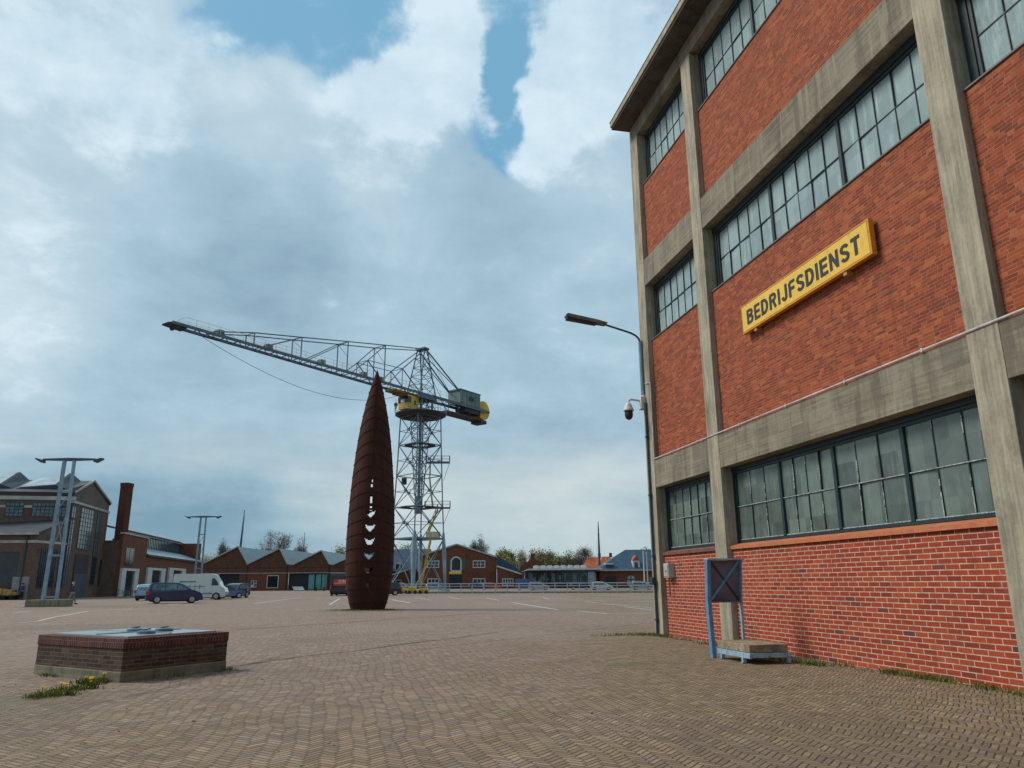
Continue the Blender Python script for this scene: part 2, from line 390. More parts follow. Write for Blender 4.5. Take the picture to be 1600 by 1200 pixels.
M['lamp_clear'] = simple('clear_light_lens', (.6, .62, .62), .15)
M['black'] = simple('matt_black_plastic', (.012, .012, .014), .6)
M['skin'] = simple('skin', (.42, .24, .17), .6)
M['rail_white'] = simple('galvanised_white_rail', (.42, .45, .47), .5, .2, .15, .6)
M['wood_cart'] = simple('straw_yellow_timber', (.42, .27, .09), .8, 0, .35, 2)
M['bark'] = simple('tree_bark', (.065, .055, .045), .95, 0, .3, 1)
M['twig'] = simple('bare_twigs', (.17, .145, .12), .95, 0, .3, 1)
M['green_door'] = simple('grey_green_shutter', (.07, .10, .075), .7)
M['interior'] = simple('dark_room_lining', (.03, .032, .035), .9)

def leafmat(name, a, b_):
    m, nt, b = newmat(name); n = noise(nt, obj_co(nt), .9, 5, .7)
    setc(nt, b, ramp(nt, n, [(.35, a), (.65, b_)])); b.inputs['Roughness'].default_value = .8
    b.inputs['Specular IOR Level'].default_value = .2
    return m
M['leaf_olive'] = leafmat('olive_willow_leaves', (.20, .185, .065), (.36, .33, .14))
M['leaf_pale'] = leafmat('pale_spring_leaves', (.12, .135, .055), (.22, .23, .11))
M['leaf_brown'] = leafmat('budding_brown_leaves', (.19, .15, .085), (.29, .24, .13))
M['grass'] = leafmat('weed_green', (.075, .095, .018), (.20, .21, .04))
M['grass_dry'] = leafmat('dry_weed_brown', (.09, .06, .03), (.16, .12, .05))
M['dandelion'] = simple('dandelion_yellow', (.85, .62, .02), .7, 0, .05)

def carpaint(name, col, spec=.5):
    m, nt, b = newmat(name); n = noise(nt, obj_co(nt), 2, 4)
    setc(nt, b, ramp(nt, n, [(.3, tuple(c * .85 for c in col)), (.7, col)])); b.inputs['Roughness'].default_value = .25
    b.inputs['Coat Weight'].default_value = .5; b.inputs['Coat Roughness'].default_value = .08
    return m

def rust_mat():
    m, nt, b = newmat('corten_rust'); co = obj_co(nt); x, y, z = xyz(nt, co)
    n = noise(nt, co, .7, 7, .65) * .5 + noise(nt, comb(nt, x * 3, y * 3, z * .35), 1.5, 6, .6) * .5
    cc = ramp(nt, n, [(.3, (.022, .009, .007)), (.5, (.046, .015, .010)), (.72, (.085, .026, .013))])
    ang = y._m('ARCTAN2', x)
    seam = ((ang * 5.6).frac() - .5).abs().rng(.44, .5, 0, .75)
    cc = mixc(nt, seam, cc, (.02, .008, .006))
    setc(nt, b, cc); b.inputs['Roughness'].default_value = .85; b.inputs['Specular IOR Level'].default_value = .2
    bump(nt, b, noise(nt, co, 9, 5), .4, .02)
    return m
M['rust'] = rust_mat()

# ---------------------------------------------------------------- the ground
def paving():
    m, nt, b = newmat('herringbone_clinker_paving'); pos = geo_pos(nt); x, y, z = xyz(nt, pos)
    lw = noise(nt, pos, .35, 3); lw2 = noise(nt, comb(nt, x, y, 5.0), .3, 3)
    X = x + (lw - .5) * .55; Y = y + (lw2 - .5) * .25
    Wd = .069; n_ = 3
    s2 = .70710678
    U = (X * s2 + Y * s2) / Wd; V = (Y * s2 - X * s2) / Wd
    jit = noise(nt, pos, 5, 2)
    U = U + (jit - .5) * .22; V = V + (noise(nt, comb(nt, x, y, 9.), 5, 2) - .5) * .22
    iu = U.floor(); iv = V.floor(); fu = U.frac(); fv = V.frac()
    k = (iu - iv).mod(2 * n_)
    hor = k.lt(n_ - .5); ver = hor.inv()
    alongH = k + fu                       # 0..n
    alongV = (S.c(k, 2 * n_ - 1) - k) + fv
    along = hor * alongH + ver * alongV
    across = hor * fv + ver * fu
    idx = hor * (iu - k) + ver * iu
    idy = hor * iv + ver * (iv - (S.c(k, 2 * n_ - 1) - k))
    e = (along.min(S.c(k, n_) - along)).min(across.min(across.inv()))
    e = e + (noise(nt, pos, 60, 3) - .5) * .12
    idv = white(nt, comb(nt, idx, idy, hor))
    idv2 = white(nt, comb(nt, idy, idx, hor + 4))
    camd = (x * x + y * y)._m('SQRT')
    jw = noise(nt, pos, .9, 4, .7)
    jn = e - jw * .09
    joint = jn.rng(.10, .02)
    # base colour fields: olive sandy near, mauve towards the open square
    f1 = noise(nt, pos, .11, 6, .6, .6); f2 = noise(nt, pos, .8, 6, .65)
    grad = (y + x * -.35).rng(7, 30, .12, .6)
    nearb = (x + y * -.25).rng(.0, 4.0, 0, .8)
    fld = (f1 - .5) * 1.6 + (f2 - .5) * .7 + grad + .28 - nearb * .6
    olive = ramp(nt, idv, [(0, (.18, .122, .072)), (.3, (.235, .160, .092)), (.6, (.285, .195, .112)), (.85, (.345, .245, .14)), (.93, (.22, .175, .155)), (1, (.28, .155, .11))])
    mauve = ramp(nt, idv, [(0, (.22, .15, .118)), (.3, (.285, .195, .155)), (.6, (.34, .238, .19)), (.85, (.40, .29, .23)), (.93, (.23, .175, .165)), (1, (.33, .16, .13))])
    cc = mixc(nt, fld.rng(.15, .75), olive, mauve)
    cc = mixc(nt, idv2.rng(0, 1, 0, .35, False), cc, (.14, .10, .07))
    # sandy pale wear
    cc = mixc(nt, noise(nt, pos, 1.7, 8, .7).rng(.5, .72, 0, .38), cc, (.36, .27, .18))
    cc = mixc(nt, noise(nt, pos, 26, 5, .7).rng(.45, .75, 0, .4), cc, (.12, .085, .055))
    jc = mixc(nt, noise(nt, pos, 1.3, 6, .7).rng(.42, .6), (.055, .042, .03), (.075, .07, .026))
    cc = mixc(nt, joint * .68, cc, jc)
    # older paving seams
    def seam(p, q, wid, a):
        p = gnd(*p); q = gnd(*q); d = (q - p).normalized(); nx, ny = -d.y, d.x; c0 = nx * p.x + ny * p.y
        t = ((x * nx + y * ny) - c0 + (noise(nt, pos, .25, 3) - .5) * 1.1 + (noise(nt, pos, 3, 4) - .5) * .25).abs()
        al = (x * d.x + y * d.y) - (p.x * d.x + p.y * d.y)
        return t.rng(wid, wid * .2, 0, a) * al.rng(-3, 0) * al.rng((q - p).length + 3, (q - p).length)
    for p, q, wd_, a_ in (((400, 1036), (760, 990), .16, .8), ((400, 982), (744, 959), .28, .6), ((400, 1036), (250, 1075), .14, .5), ((700, 1010), (1000, 975), .12, .45)):
        cc = mixc(nt, seam(p, q, wd_, a_) * noise(nt, pos, 2, 5, .7).rng(.3, .55), cc, (.040, .036, .018))
    wp = noise(nt, comb(nt, x * .12, y * .9, 6.), .8, 5, .6).rng(.52, .66, 0, .22)
    cc = mixc(nt, wp, cc, (.13, .10, .085))
    pch = white(nt, comb(nt, (x / 3.1 + (f2 - .5) * .4).floor(), (y / 4.3 + (f2 - .5) * .3).floor(), 3.))
    cc = mixc(nt, pch.gt(.86) * .22, cc, (.30, .23, .18))
    cc = mixc(nt, pch.lt(.10) * .25, cc, (.11, .085, .07))
    # moss fields along the older edge
    cc = mixc(nt, noise(nt, comb(nt, x, y, 2.), .22, 8, .72).rng(.55, .72, 0, .38), cc, (.115, .105, .045))
    setc(nt, b, cc); b.inputs['Roughness'].default_value = .85; b.inputs['Specular IOR Level'].default_value = .3
    hgt = e.rng(.0, .22) + idv2 * .55 + noise(nt, pos, 40, 4) * .35
    near = camd.rng(45, 10, .15, 1)
    bn = nt.nodes.new('ShaderNodeBump'); bn.inputs['Distance'].default_value = .011
    nt.links.new(near.k, bn.inputs['Strength']); nt.links.new(hgt.k, bn.inputs['Height']); nt.links.new(bn.outputs[0], b.inputs['Normal'])
    return m
g = MB(); g.quad((-1500, -600, 0), (1500, -600, 0), (1500, 2500, 0), (-1500, 2500, 0))
tag(g.build('ground', paving(), fix=False), kind='structure')

# painted parking lines: thin strips 4 mm above the paving
def road_paint():
    m, nt, b = newmat('worn_road_paint'); pos = geo_pos(nt)
    setc(nt, b, mixc(nt, noise(nt, pos, 3.5, 6, .75).rng(.50, .64), (.60, .57, .53), (.27, .21, .18))); b.inputs['Roughness'].default_value = .8
    return m
pl = MB()
for k, ((a, b_), (c_, d_)) in enumerate([((800, 941.5), (873, 953)), ((903, 954.5), (950, 959.5)), ((950, 959.5), (1019, 959.5)), ((835, 945), (1000, 943.6)), ((940, 943.2), (1019, 950)), ((858, 936), (848, 934)),
        ((915, 940.5), (932, 942)), ((760, 934.5), (780, 938)), ((975, 948.2), (1019, 953)), ((60, 970), (90, 963.5)), ((30, 973), (62, 970.5)), ((92, 963.5), (138, 955)), ((138, 955), (206, 951.3)), ((0, 959), (8, 958.6)), ((20, 958), (48, 955)),
        ((515, 945), (531, 935)), ((398, 943), (470, 933.5)), ((512, 944), (545, 943.5)), ((375, 946.5), (403, 946)), ((375, 951.5), (412, 951.4)), ((612, 937), (640, 942)), ((618, 941), (646, 941)), ((648, 934), (672, 937)), ((700, 933), (718, 936)), ((262, 945), (290, 942))]):
    p = gnd(a, b_); q = gnd(c_, d_); dd = (q - p); dd.z = 0
    if dd.length < .2: continue
    wd = .06 if p.length < 60 else .08
    nn = Vector((-dd.y, dd.x, 0)).normalized() * wd; z0 = .004 + .0015 * (k % 4)
    pl.quad(*[(v.x, v.y, z0) for v in (p - nn, q - nn, q + nn, p + nn)])
tag(pl.build('parking_lines', road_paint(), fix=False), kind='structure')

# ---------------------------------------------------------------- the brick works building
X0 = 8.9; XB = X0 + .15; XW = X0 + .35
YC = 21.92
fac = thing('factory_building', 'three storey concrete framed brick works building with a yellow sign, filling the right side', 'building', (X0, YC, 0))
O = (X0, YC, 0)
ZL = [(2.366, 4.21, 5.045), (8.89, 10.68, 11.56), (14.32, 16.18, 16.7)]   # window bottom, beam soffit, beam top per storey
bays = [(17.74, 21.30, 'end'), (9.14, 17.15, 'b'), (.55, 8.55, 'b'), (-8.05, -.05, 'b'), (-16.65, -8.65, 'b')]
pils = [(21.30, YC), (17.15, 17.74), (8.55, 9.14), (-.05, .55), (-8.65, -8.05), (-17.25, -16.65)]
for i, (a, b_) in enumerate(pils):
    MB().box(X0, X0 + .6, a, b_, -.1, ZL[2][1]).build('pilaster', M['conc_v'], fac, O, bevel=.012)
# far end wall, back, roof body
MB().box(X0 + .6, 24, YC - .25, YC - .02, -.1, 16.7).build('end_wall', M['brick_up'], fac, O)
MB().box(23.8, 24, -17.25, YC - .25, -.1, 16.7).build('back_wall', M['brick_up'], fac, O)
MB().box(X0 + .6, 23.8, -17.25, -17.05, -.1, 16.7).build('end_wall', M['brick_up'], fac, O)
for st, (zb, zs, zt) in enumerate(ZL):
    for (y0, y1, kd) in bays:
        if st < 2:
            MB().box(X0 + .012, X0 + .62, y0, y1, zs, zt).build('beam', M['conc_h'], fac, O, bevel=.01)
if True:
    MB().box(X0 + .004, X0 + .62, -17.25, YC - .004, ZL[2][1] + .003, 16.7).build('beam', M['conc_h'], fac, O, bevel=.01)
zfl = [-.1, 5.045, 11.56]
for st, (zb, zs, zt) in enumerate(ZL):
    for (y0, y1, kd) in bays:
        low = st == 0
        sill_h = .13 if low else .05
        MB().box(XB, XB + .3, y0, y1, zfl[st], zb - sill_h).build('brick_panel', M['brick_low'] if low else M['brick_up'], fac, O)
        s_ = MB()
        pr = XB - .055 if low else XB - .03
        s_.prism([(pr, zb - sill_h + .0), (XB + .3, zb - sill_h), (XB + .3, zb + .02), (XW + .02, zb + .02), (pr, zb - sill_h + (.075 if low else .03))], 'y', y0 + .002, y1 - .002)
        so_ = s_.build('sill', (M['sill_brown'] if kd == 'end' else M['sill_orange']) if low else M['sill_grey'], fac, O)
        if low and kd == 'end': so_['label'] = 'darker weathered brown window sill'
        # window
        z0, z1 = zb + .02, zs - .002
        fr = MB(); thin = MB(); wid = y1 - y0; cnt = None
        fm = M['teal'] if low else M['teal_up']
        fwid = .06
        # deep dark head and far jamb lining of the opening
        hd = .10 if low else .15; jw_ = .05 if low else .16
        MB().box(XW - .06, XW + .06, y0 + .001, y1 - .001, z1 - hd, z1 - .001).build('head_lining', M['teal_up'] if not low else M['teal'], fac, O)
        MB().box(XW - .045, XW + .06, y1 - jw_, y1 - .001, z0 + .001, z1 - hd - .001).build('jamb_lining', fm, fac, O)
        z1 = z1 - hd - .002; y1_full = y1; y1 = y1 - jw_ - .002; wid = y1 - y0
        fr.box(XW - .02, XW + .06, y0, y0 + fwid, z0, z1); fr.box(XW - .02, XW + .06, y1 - fwid, y1, z0, z1)
        fr.box(XW - .02, XW + .06, y0 + fwid, y1 - fwid, z0, z0 + fwid); fr.box(XW - .02, XW + .06, y0 + fwid, y1 - fwid, z1 - fwid, z1)
        zi0, zi1 = z0 + fwid, z1 - fwid
        if kd == 'end': groups = [(y0 + fwid, y1 - fwid, 7)]
        else:
            n_g = 4 if low else 3
            npn = [3, 3, 4, 3] if low else [5, 5, 5]
            edges = [y0 + fwid + (wid - 2 * fwid) * i / n_g for i in range(n_g + 1)]
            groups = []
            for i in range(n_g):
                a = edges[i] + (.045 if i else 0); b2 = edges[i + 1] - (.045 if i < n_g - 1 else 0)
                groups.append((a, b2, npn[i]))
                if i: fr.box(XW - .03, XW + .06, edges[i] - .045, edges[i] + .045, zi0, zi1)
        zm = (zi0 + zi1) / 2
        bt = .011 if low else .008
        for a, b2, n in groups:
            thin.box(XW - .004, XW + .03, a, b2, zm - bt, zm + bt)
            for i in range(1, n):
                yy = a + (b2 - a) * i / n
                thin.box(XW - .004, XW + .03, yy - bt, yy + bt, zi0, zm - bt); thin.box(XW - .004, XW + .03, yy - bt, yy + bt, zm + bt, zi1)
        W_ = fr.build('window', fm, fac, O)
        thin.build('glazing_bars', M['teal'], W_)
        W_.children[0].data.transform(Matrix.Translation((-O[0], -O[1], 0)))
        gm = MB()
        for a, b2, n in groups:
            for i in range(n):
                for q_ in range(2):
                    ya = a + (b2 - a) * i / n + bt * .5; yb = a + (b2 - a) * (i + 1) / n - bt * .5
                    za, zc = (zi0, zm - bt * .5) if q_ == 0 else (zm + bt * .5, zi1)
                    t1 = random.uniform(-.012, .012); t2 = random.uniform(-.012, .012)
                    gm.quad((XW + .02 + t1, ya, za), (XW + .02 - t1, yb, za), (XW + .02 - t1 + t2, yb, zc), (XW + .02 + t1 + t2, ya, zc))
        gm.build('glass', M['glass_low'] if low else M['glass_up'], W_, O, fix=False)
        if low:   # flaking putty along some bars
            pt = MB()
            for a, b2, n in groups:
                zc = zm; pt.box(XW - .008, XW - .0045, a, b2, zc - .007, zc + .009)
                pt.box(XW - .008, XW - .0045, a, b2, zi0 + .004, zi0 + .022)
                for i in range(0, n):
                    yy = a + (b2 - a) * i / n + (.012 if i == 0 else 0)
                    z_ = zi0 + .03
                    while z_ < zi1 - .05:
                        ln = random.uniform(.05, .4)
                        if random.random() < .62 and not (z_ < zm + .01 and z_ + ln > zm - .01): pt.box(XW - .008, XW - .0045, yy - random.uniform(.006, .013), yy + random.uniform(.006, .014), z_, min(z_ + ln, zi1))
                        z_ += ln + random.uniform(0, .12)
            pt.build('putty', M['putty'], W_, O)
# interior lining so nothing shines through
# eaves slab, fascia, gutter
EX = 8.27
MB().box(EX, 24.1, -17.3, YC + .06, 16.703, 16.93).build('eaves', M['conc_dark'], fac, O, bevel=.01)
MB().box(EX - .04, EX - .002, -17.3, YC + .06, 16.78, 16.96).build('fascia', M['conc_v'], fac, O)
MB().box(EX - .05, 24.1, -17.3, YC + .08, 16.965, 17.0).build('roof', M['slate_dark'], fac, O)
# white conduit along the first beam and down the corner
cp = MB(); cp.tube((X0 - .005, 21.22, 5.075), (X0 - .005, -17, 5.075), .022, 8)
cp.tube((X0 - .02, 21.22, 5.075), (X0 - .02, 21.22, 7.45), .02, 8); cp.tube((X0 - .02, 21.22, 7.45), (X0 - .02, 21.62, 7.52), .02, 8)
for yy in range(-16, 21, 2): cp.box(X0 - .03, X0 + .01, yy, yy + .04, 5.045, 5.11)
cp.build('conduit', M['pipe_white'], fac, O)
# dark downpipe beside the corner
dp = MB(); dp.tube((X0 - .05, 21.62, 0), (X0 - .05, 21.62, 6.9), .038, 10)
for z_ in (.4, 2.2, 4.0, 5.8): dp.box(X0 - .1, X0, 21.56, 21.68, z_, z_ + .05)
dp.build('downpipe', M['pipe_dark'], fac, O)
# small blue box on that pipe, grey meter box on brick
jb = MB(); jb.box(X0 - .16, X0 - .088, 21.54, 21.72, 1.40, 1.62); jb.box(X0 - .17, X0 - .16, 21.56, 21.70, 1.43, 1.59)
tag(jb.build('junction_box', M['pipe_dark'], None, bevel=.006), 'small dark blue junction box on the pipe at the building corner', 'junction box')
eb = thing('meter_box', 'grey utility box fixed to the brick wall beside the corner pillar', 'utility box', (XB, 20.78, 1.60))
b0 = MB(); b0.box(-.19, 0, -.17, .17, 0, .40); b0.build('case', M['pole_blue' if 0 else 'offwhite'], eb, bevel=.012)
b0 = MB(); b0.box(-.205, -.192, -.14, .14, .04, .36); b0.build('door', M['offwhite'], eb, bevel=.006)
b0 = MB(); b0.tube((-.1, 0, 0), (-.1, 0, -.5), .02, 8); b0.tube((-.12, -.05, .18), (-.23, -.05, .18), .02, 8); b0.build('cable', M['pipe_dark'], eb)
# brick vent grilles (lighter patch)
# ---------------------------------------------------------------- yellow sign
SY0, SY1, SZ0, SZ1 = 10.83, 15.49, 7.12, 7.82
sg = thing('wall_sign', 'long yellow sign reading BEDRIJFSDIENST on the brick wall', 'sign', (XB, (SY0 + SY1) / 2, SZ0))
SO = (XB, (SY0 + SY1) / 2, SZ0); XF = X0 - .02
q = MB(); q.box(XF, XF + .11, SY0, SY1, SZ0, SZ1); q.build('case', M['yellow_edge'], sg, SO, bevel=.01)
q = MB(); q.box(XF - .006, XF - .0005, SY0 + .05, SY1 - .05, SZ0 + .045, SZ1 - .045); q.build('face', M['yellow_sign'], sg, SO)
q = MB()
for a, b2, c, d in ((SY0 + .04, SY1 - .04, SZ1 - .045, SZ1 - .036), (SY1 - .045, SY1 - .036, SZ0 + .04, SZ1 - .05)): q.box(XF - .008, XF - .0005, a, b2, c, d)
q.build('groove', M['letter'], sg, SO)
for yy in (11.6, 14.9):
    q = MB(); q.box(XF + .02, XB, yy, yy + .1, SZ0 - .07, SZ0 - .002); q.box(XF + .04, XF + .06, yy, yy + .1, SZ0 - .085, SZ0 - .07); q.build('bracket', M['bracket'], sg, SO)
def arc(cx, cy, rx, ry, a0, a1, n=9): return [(cx + cos(radians(a0 + (a1 - a0) * i / n)) * rx, cy + sin(radians(a0 + (a1 - a0) * i / n)) * ry) for i in range(n + 1)]
K = .09   # half stroke, letter height 1, strokes run on the centre line
GLY = {
 'B': (.60, [[(K, K), (K, 1 - K)], [(K, 1 - K)] + arc(.32, .745, .19, .165, 90, -90) + [(K, .58)], [(K, .52)] + arc(.32, .305, .21, .215, 90, -90) + [(K, K)]]),
 'E': (.54, [[(K, K), (K, 1 - K)], [(K, 1 - K), (.54, 1 - K)], [(K, .51), (.50, .51)], [(K, K), (.54, K)]]),
 'D': (.62, [[(K, K), (K, 1 - K)], [(K, 1 - K)] + arc(.25, .5, .28, .41, 90, -90, 14) + [(K, K)]]),
 'R': (.62, [[(K, 0), (K, 1 - K)], [(K, 1 - K)] + arc(.34, .715, .19, .195, 90, -90) + [(K, .52)], [(.33, .50), (.52, 0)]]),
 'I': (.18, [[(K, 0), (K, 1)]]),
 'J': (.48, [[(.39, 1), (.39, .30)] + arc(.24, .28, .15, .19, 0, -180, 12)]),
 'F': (.52, [[(K, 0), (K, 1 - K)], [(K, 1 - K), (.52, 1 - K)], [(K, .50), (.47, .50)]]),
 'S': (.58, [arc(.29, .72, .20, .19, 20, 180, 9) + arc(.29, .72, .20, .19, 180, 262, 5) + arc(.29, .28, .20, .20, 82, 0, 5) + arc(.29, .28, .20, .19, 0, -160, 9)]),
 'N': (.62, [[(K, 0), (K, 1)], [(.53, 0), (.53, 1)], [(.10, .93), (.52, .07)]]),
 'T': (.56, [[(0, 1 - K), (.56, 1 - K)], [(.28, 0), (.28, 1 - K)]])}
def text_mesh(txt, mat, parent, length, height, M4, extrude=.004, off=.0, name='lettering'):
    q = MB(); x = 0; gap = .14; k = 0; total = sum(GLY[c][0] for c in txt) + gap * (len(txt) - 1); sx_ = length / total
    for c in txt:
        w_, strokes = GLY[c]
        for st_ in strokes:
            for j, ((xa, ya), (xb, yb_)) in enumerate(zip(st_[:-1], st_[1:])):
                ln = sqrt((xb - xa) ** 2 + (yb_ - ya) ** 2)
                if ln < 1e-4: continue
                ux, uy = (xb - xa) / ln, (yb_ - ya) / ln
                ext = .02 if len(st_) > 2 else (K if c in 'BED' and abs(ux) < .1 else 0); xa2, ya2, xb2, yb2 = xa - ux * ext, ya - uy * ext, xb + ux * ext, yb_ + uy * ext
                e = extrude + .0006 * (k % 7); k += 1
                vs_ = []
                for z_ in (0, e):
                    for (px_, py_, s_) in ((xa2, ya2, -1), (xb2, yb2, -1), (xb2, yb2, 1), (xa2, ya2, 1)): vs_.append(((x + px_ - uy * K * s_ - total / 2) * sx_, (py_ + ux * K * s_ - .5) * height, z_))
                q._add(vs_, [(4, 5, 6, 7), (0, 3, 2, 1), (0, 1, 5, 4), (1, 2, 6, 5), (2, 3, 7, 6), (3, 0, 4, 7)])
        x += w_ + gap
    o = q.build(name, mat, parent); o.data.transform(M4); return o
MT = Matrix(((0, 0, -1, XF - .0075 - XB), (-1, 0, 0, 0), (0, 1, 0, .335), (0, 0, 0, 1)))
text_mesh('BEDRIJFSDIENST', M['letter'], sg, 4.12, .355, MT, .005, .05)

# ---------------------------------------------------------------- wall lamp & camera
lp = thing('wall_lamp', 'long armed grey street lamp mounted on the building corner', 'street lamp', (X0, 21.8, 7.3))
LO = (X0, 21.8, 7.3)
q = MB(); q.tube((8.84, 21.78, 7.2), (8.84, 21.78, 8.95), .06, 10); q.build('pole', M['pole_blue'], lp, LO, smooth=False)
pts = [(8.84, 21.78, 8.95), (8.80, 21.79, 9.06), (8.70, 21.8, 9.16), (8.55, 21.81, 9.235), (8.3, 21.82, 9.31), (7.66, 21.85, 9.49)]
q = MB().path(pts, .035, 8); q.build('arm', M['pole_dark'], lp, LO)
q = MB(); q.prism([(7.72, 9.45), (7.76, 9.52), (7.40, 9.60), (6.45, 9.75), (6.38, 9.70), (6.40, 9.64), (7.35, 9.49)], 'y', 21.70, 21.98); q.build('lamp_head', M['conc_foot'], lp, LO, bevel=.02)
q = MB(); q.prism([(7.40, 9.44), (7.42, 9.49), (6.42, 9.63), (6.42, 9.56)], 'y', 21.72, 21.96); q.build('lens', M['black'], lp, LO, bevel=.01)
cc_ = thing('security_camera', 'white domed security camera hanging from the building corner', 'security camera', (X0, 21.8, 6.3))
q = MB(); q.box(8.73, 8.89, 21.66, 21.94, 6.72, 7.12); q.build('mount_box', M['white'], cc_, (X0, 21.8, 6.3), bevel=.015)
q = MB(); q.path([(8.76, 21.8, 7.0), (8.45, 21.8, 7.03), (8.38, 21.8, 7.0), (8.355, 21.8, 6.9)], .032, 8); q.build('arm', M['white'], cc_, (X0, 21.8, 6.3), smooth=False)
q = MB()
prof = [(6.92, .05), (6.88, .09), (6.78, .13), (6.70, .165), (6.66, .17)]
for (za, ra), (zb_, rb) in zip(prof[:-1], prof[1:]): q.tube((8.355, 21.8, za), (8.355, 21.8, zb_), ra, 20, rb)
q.build('housing', M['white'], cc_, (X0, 21.8, 6.3))
q = MB()
prof = [(6.66, .125), (6.55, .13), (6.47, .12), (6.41, .09), (6.38, .04)]
for (za, ra), (zb_, rb) in zip(prof[:-1], prof[1:]): q.tube((8.355, 21.8, za), (8.355, 21.8, zb_), ra, 20, rb)
q.build('dome', M['black'], cc_, (X0, 21.8, 6.3))

# ---------------------------------------------------------------- giant steel chair / bench by the wall
bn = thing('steel_chair', 'blue steel seat with tall crossed back panel and plank slab against the wall', 'bench', (7.9, 14.5, 0))
BO = (7.9, 14.5, 0)
xl, xr = 7.32, 8.06; yb = 14.98
q = MB(); q.prism([(yb - .06, 0), (yb + .06, 0), (yb + .13, 1.10), (yb + .02, 1.92), (yb - .10, 1.92), (yb - .0, 1.10)], 'x', xl - .055, xl + .03); q.build('post', M['bench_blue'], bn, BO, bevel=.006)
q = MB(); q.prism([(yb + .08, 0), (yb + .12, 0), (yb + .14, 1.10), (yb + .02, 1.92), (yb - .06, 1.92), (yb + .06, 1.10)], 'x', xr - .03, xr + .02); q.build('post', M['bench_pale'], bn, BO, bevel=.006)
# tilted back panel with folded rim
def yp(z): return yb + .10 - (z - 1.10) * .134
q = MB(); q.slab([(xl + .035, yp(1.10), 1.10), (xr - .035, yp(1.10), 1.10), (xr - .035, yp(1.92), 1.92), (xl + .035, yp(1.92), 1.92)], -.02); pn = q.build('back_panel', M['bench_panel'], bn, BO)
q = MB(); q.prism([(yp(1.92) - .13, 1.925), (yp(1.92) + .03, 1.925), (yp(1.92) + .03, 1.955), (yp(1.92) - .13, 1.955)], 'x', xl - .06, xr + .03); q.build('top_rim', M['bench_pale'], bn, BO, bevel=.004)
q = MB(); q.prism([(yp(1.1) - .10, 1.07), (yp(1.1) + .03, 1.07), (yp(1.1) + .03, 1.10), (yp(1.1) - .10, 1.10)], 'x', xl + .035, xr - .035); q.build('bottom_rim', M['bench_panel'], bn, BO)
q = MB(); q.prism([(yp(1.1) - .09, 1.10), (yp(1.1) - .0, 1.10), (yp(1.92) - .0, 1.92), (yp(1.92) - .10, 1.92)], 'x', xr - .05, xr - .035); q.build('side_rim', M['bench_blue'], bn, BO)
q = MB()
A = (xl + .05, yp(1.12) - .035, 1.12); B = (xr - .06, yp(1.90) - .035, 1.90); Cc = (xl + .05, yp(1.90) - .035, 1.90); D = (xr - .06, yp(1.12) - .035, 1.12)
q.bar(A, B, .03, .05)
q.build('cross_brace', M['bench_blue'], bn, BO)
q = MB(); q.bar((Cc[0], Cc[1] + .012, Cc[2]), (D[0], D[1] + .012, D[2]), .02, .04); q.build('cross_brace', M['crane_dark'], bn, BO)
# seat slab
q = MB(); q.box(xl + .05, 8.17, 13.62, 14.92, .20, .345); q.build('seat', simple('weathered_timber_slab', (.30, .225, .14), .85, 0, .35, 6, .5, dirt=(.11, .085, .06)), bn, BO, bevel=.012)
q = MB()
q.box(xl + .03, xl + .075, 13.58, 14.94, .10, .195); q.box(8.12, 8.20, 13.58, 14.94, .12, .195); q.box(xl + .08, 8.11, 13.58, 13.63, .115, .195)
q.box(xl + .08, 8.11, 14.3, 14.35, .12, .195)
q.build('seat_frame', M['bench_pale'], bn, BO, bevel=.004)
for (x_, y_) in ((xl + .05, 13.85), (8.16, 13.62), (8.16, 14.85), (xl + .05, 14.7)):
    q = MB(); q.box(x_ - .035, x_ + .035, y_ - .03, y_ + .03, 0, .099); q.box(x_ - .035, x_ + .035, y_ - .03, y_ + .08, 0, .012); q.build('leg', M['bench_pale'], bn, BO)

# ---------------------------------------------------------------- brick plinth with hatch
pc = Vector((-3.46, 13.8, 0)); dl = Vector((-1.73, 1.83, 0)).normalized(); dr = Vector((1.33, 1.45, 0)).normalized()
pang = atan2(dr.y, dr.x)
ph = thing('brick_plinth', 'low square brick plinth with a steel lid standing alone on the paving', 'plinth', pc, pang)
LR, LL = 2.05, 2.5
q = MB(); q.box(.0, LR, 0, LL, -.05, .16); q.build('footing', M['conc_base'], ph, bevel=.015)
q = MB(); q.box(.012, LR - .012, .012, LL - .012, .161, .50); q.build('brickwork', M['brick_plinth'], ph)
q = MB(); q.box(.0, LR, 0, LL, .501, .66); q.build('coping', M['brick_solder'], ph, bevel=.008)
q = MB(); q.box(.16, LR - .16, .16, LL - .16, .662, .685); q.box(.2, LR - .2, 1.1, 1.13, .686, .70); q.box(.95, 1.0, .2, LL - .2, .686, .70); q.build('lid', simple('pale_grey_steel_plate', (.36, .41, .43), .35, .4, .12, 2), ph)
for x_, y_ in ((.75, .55), (1.35, .9), (1.05, 1.3)):
    q = MB(); q.tube((x_, y_, .686), (x_, y_, .73), .15, 20, .15); q.tube((x_, y_, .731), (x_, y_, .745), .13, 20, .08)
    q.tube((x_ - .08, y_, .75), (x_ + .08, y_, .765), .012, 6); q.build('hatch_cap', simple('dull_blue_cap', (.12, .20, .25), .5, .3, .3, 8), ph)

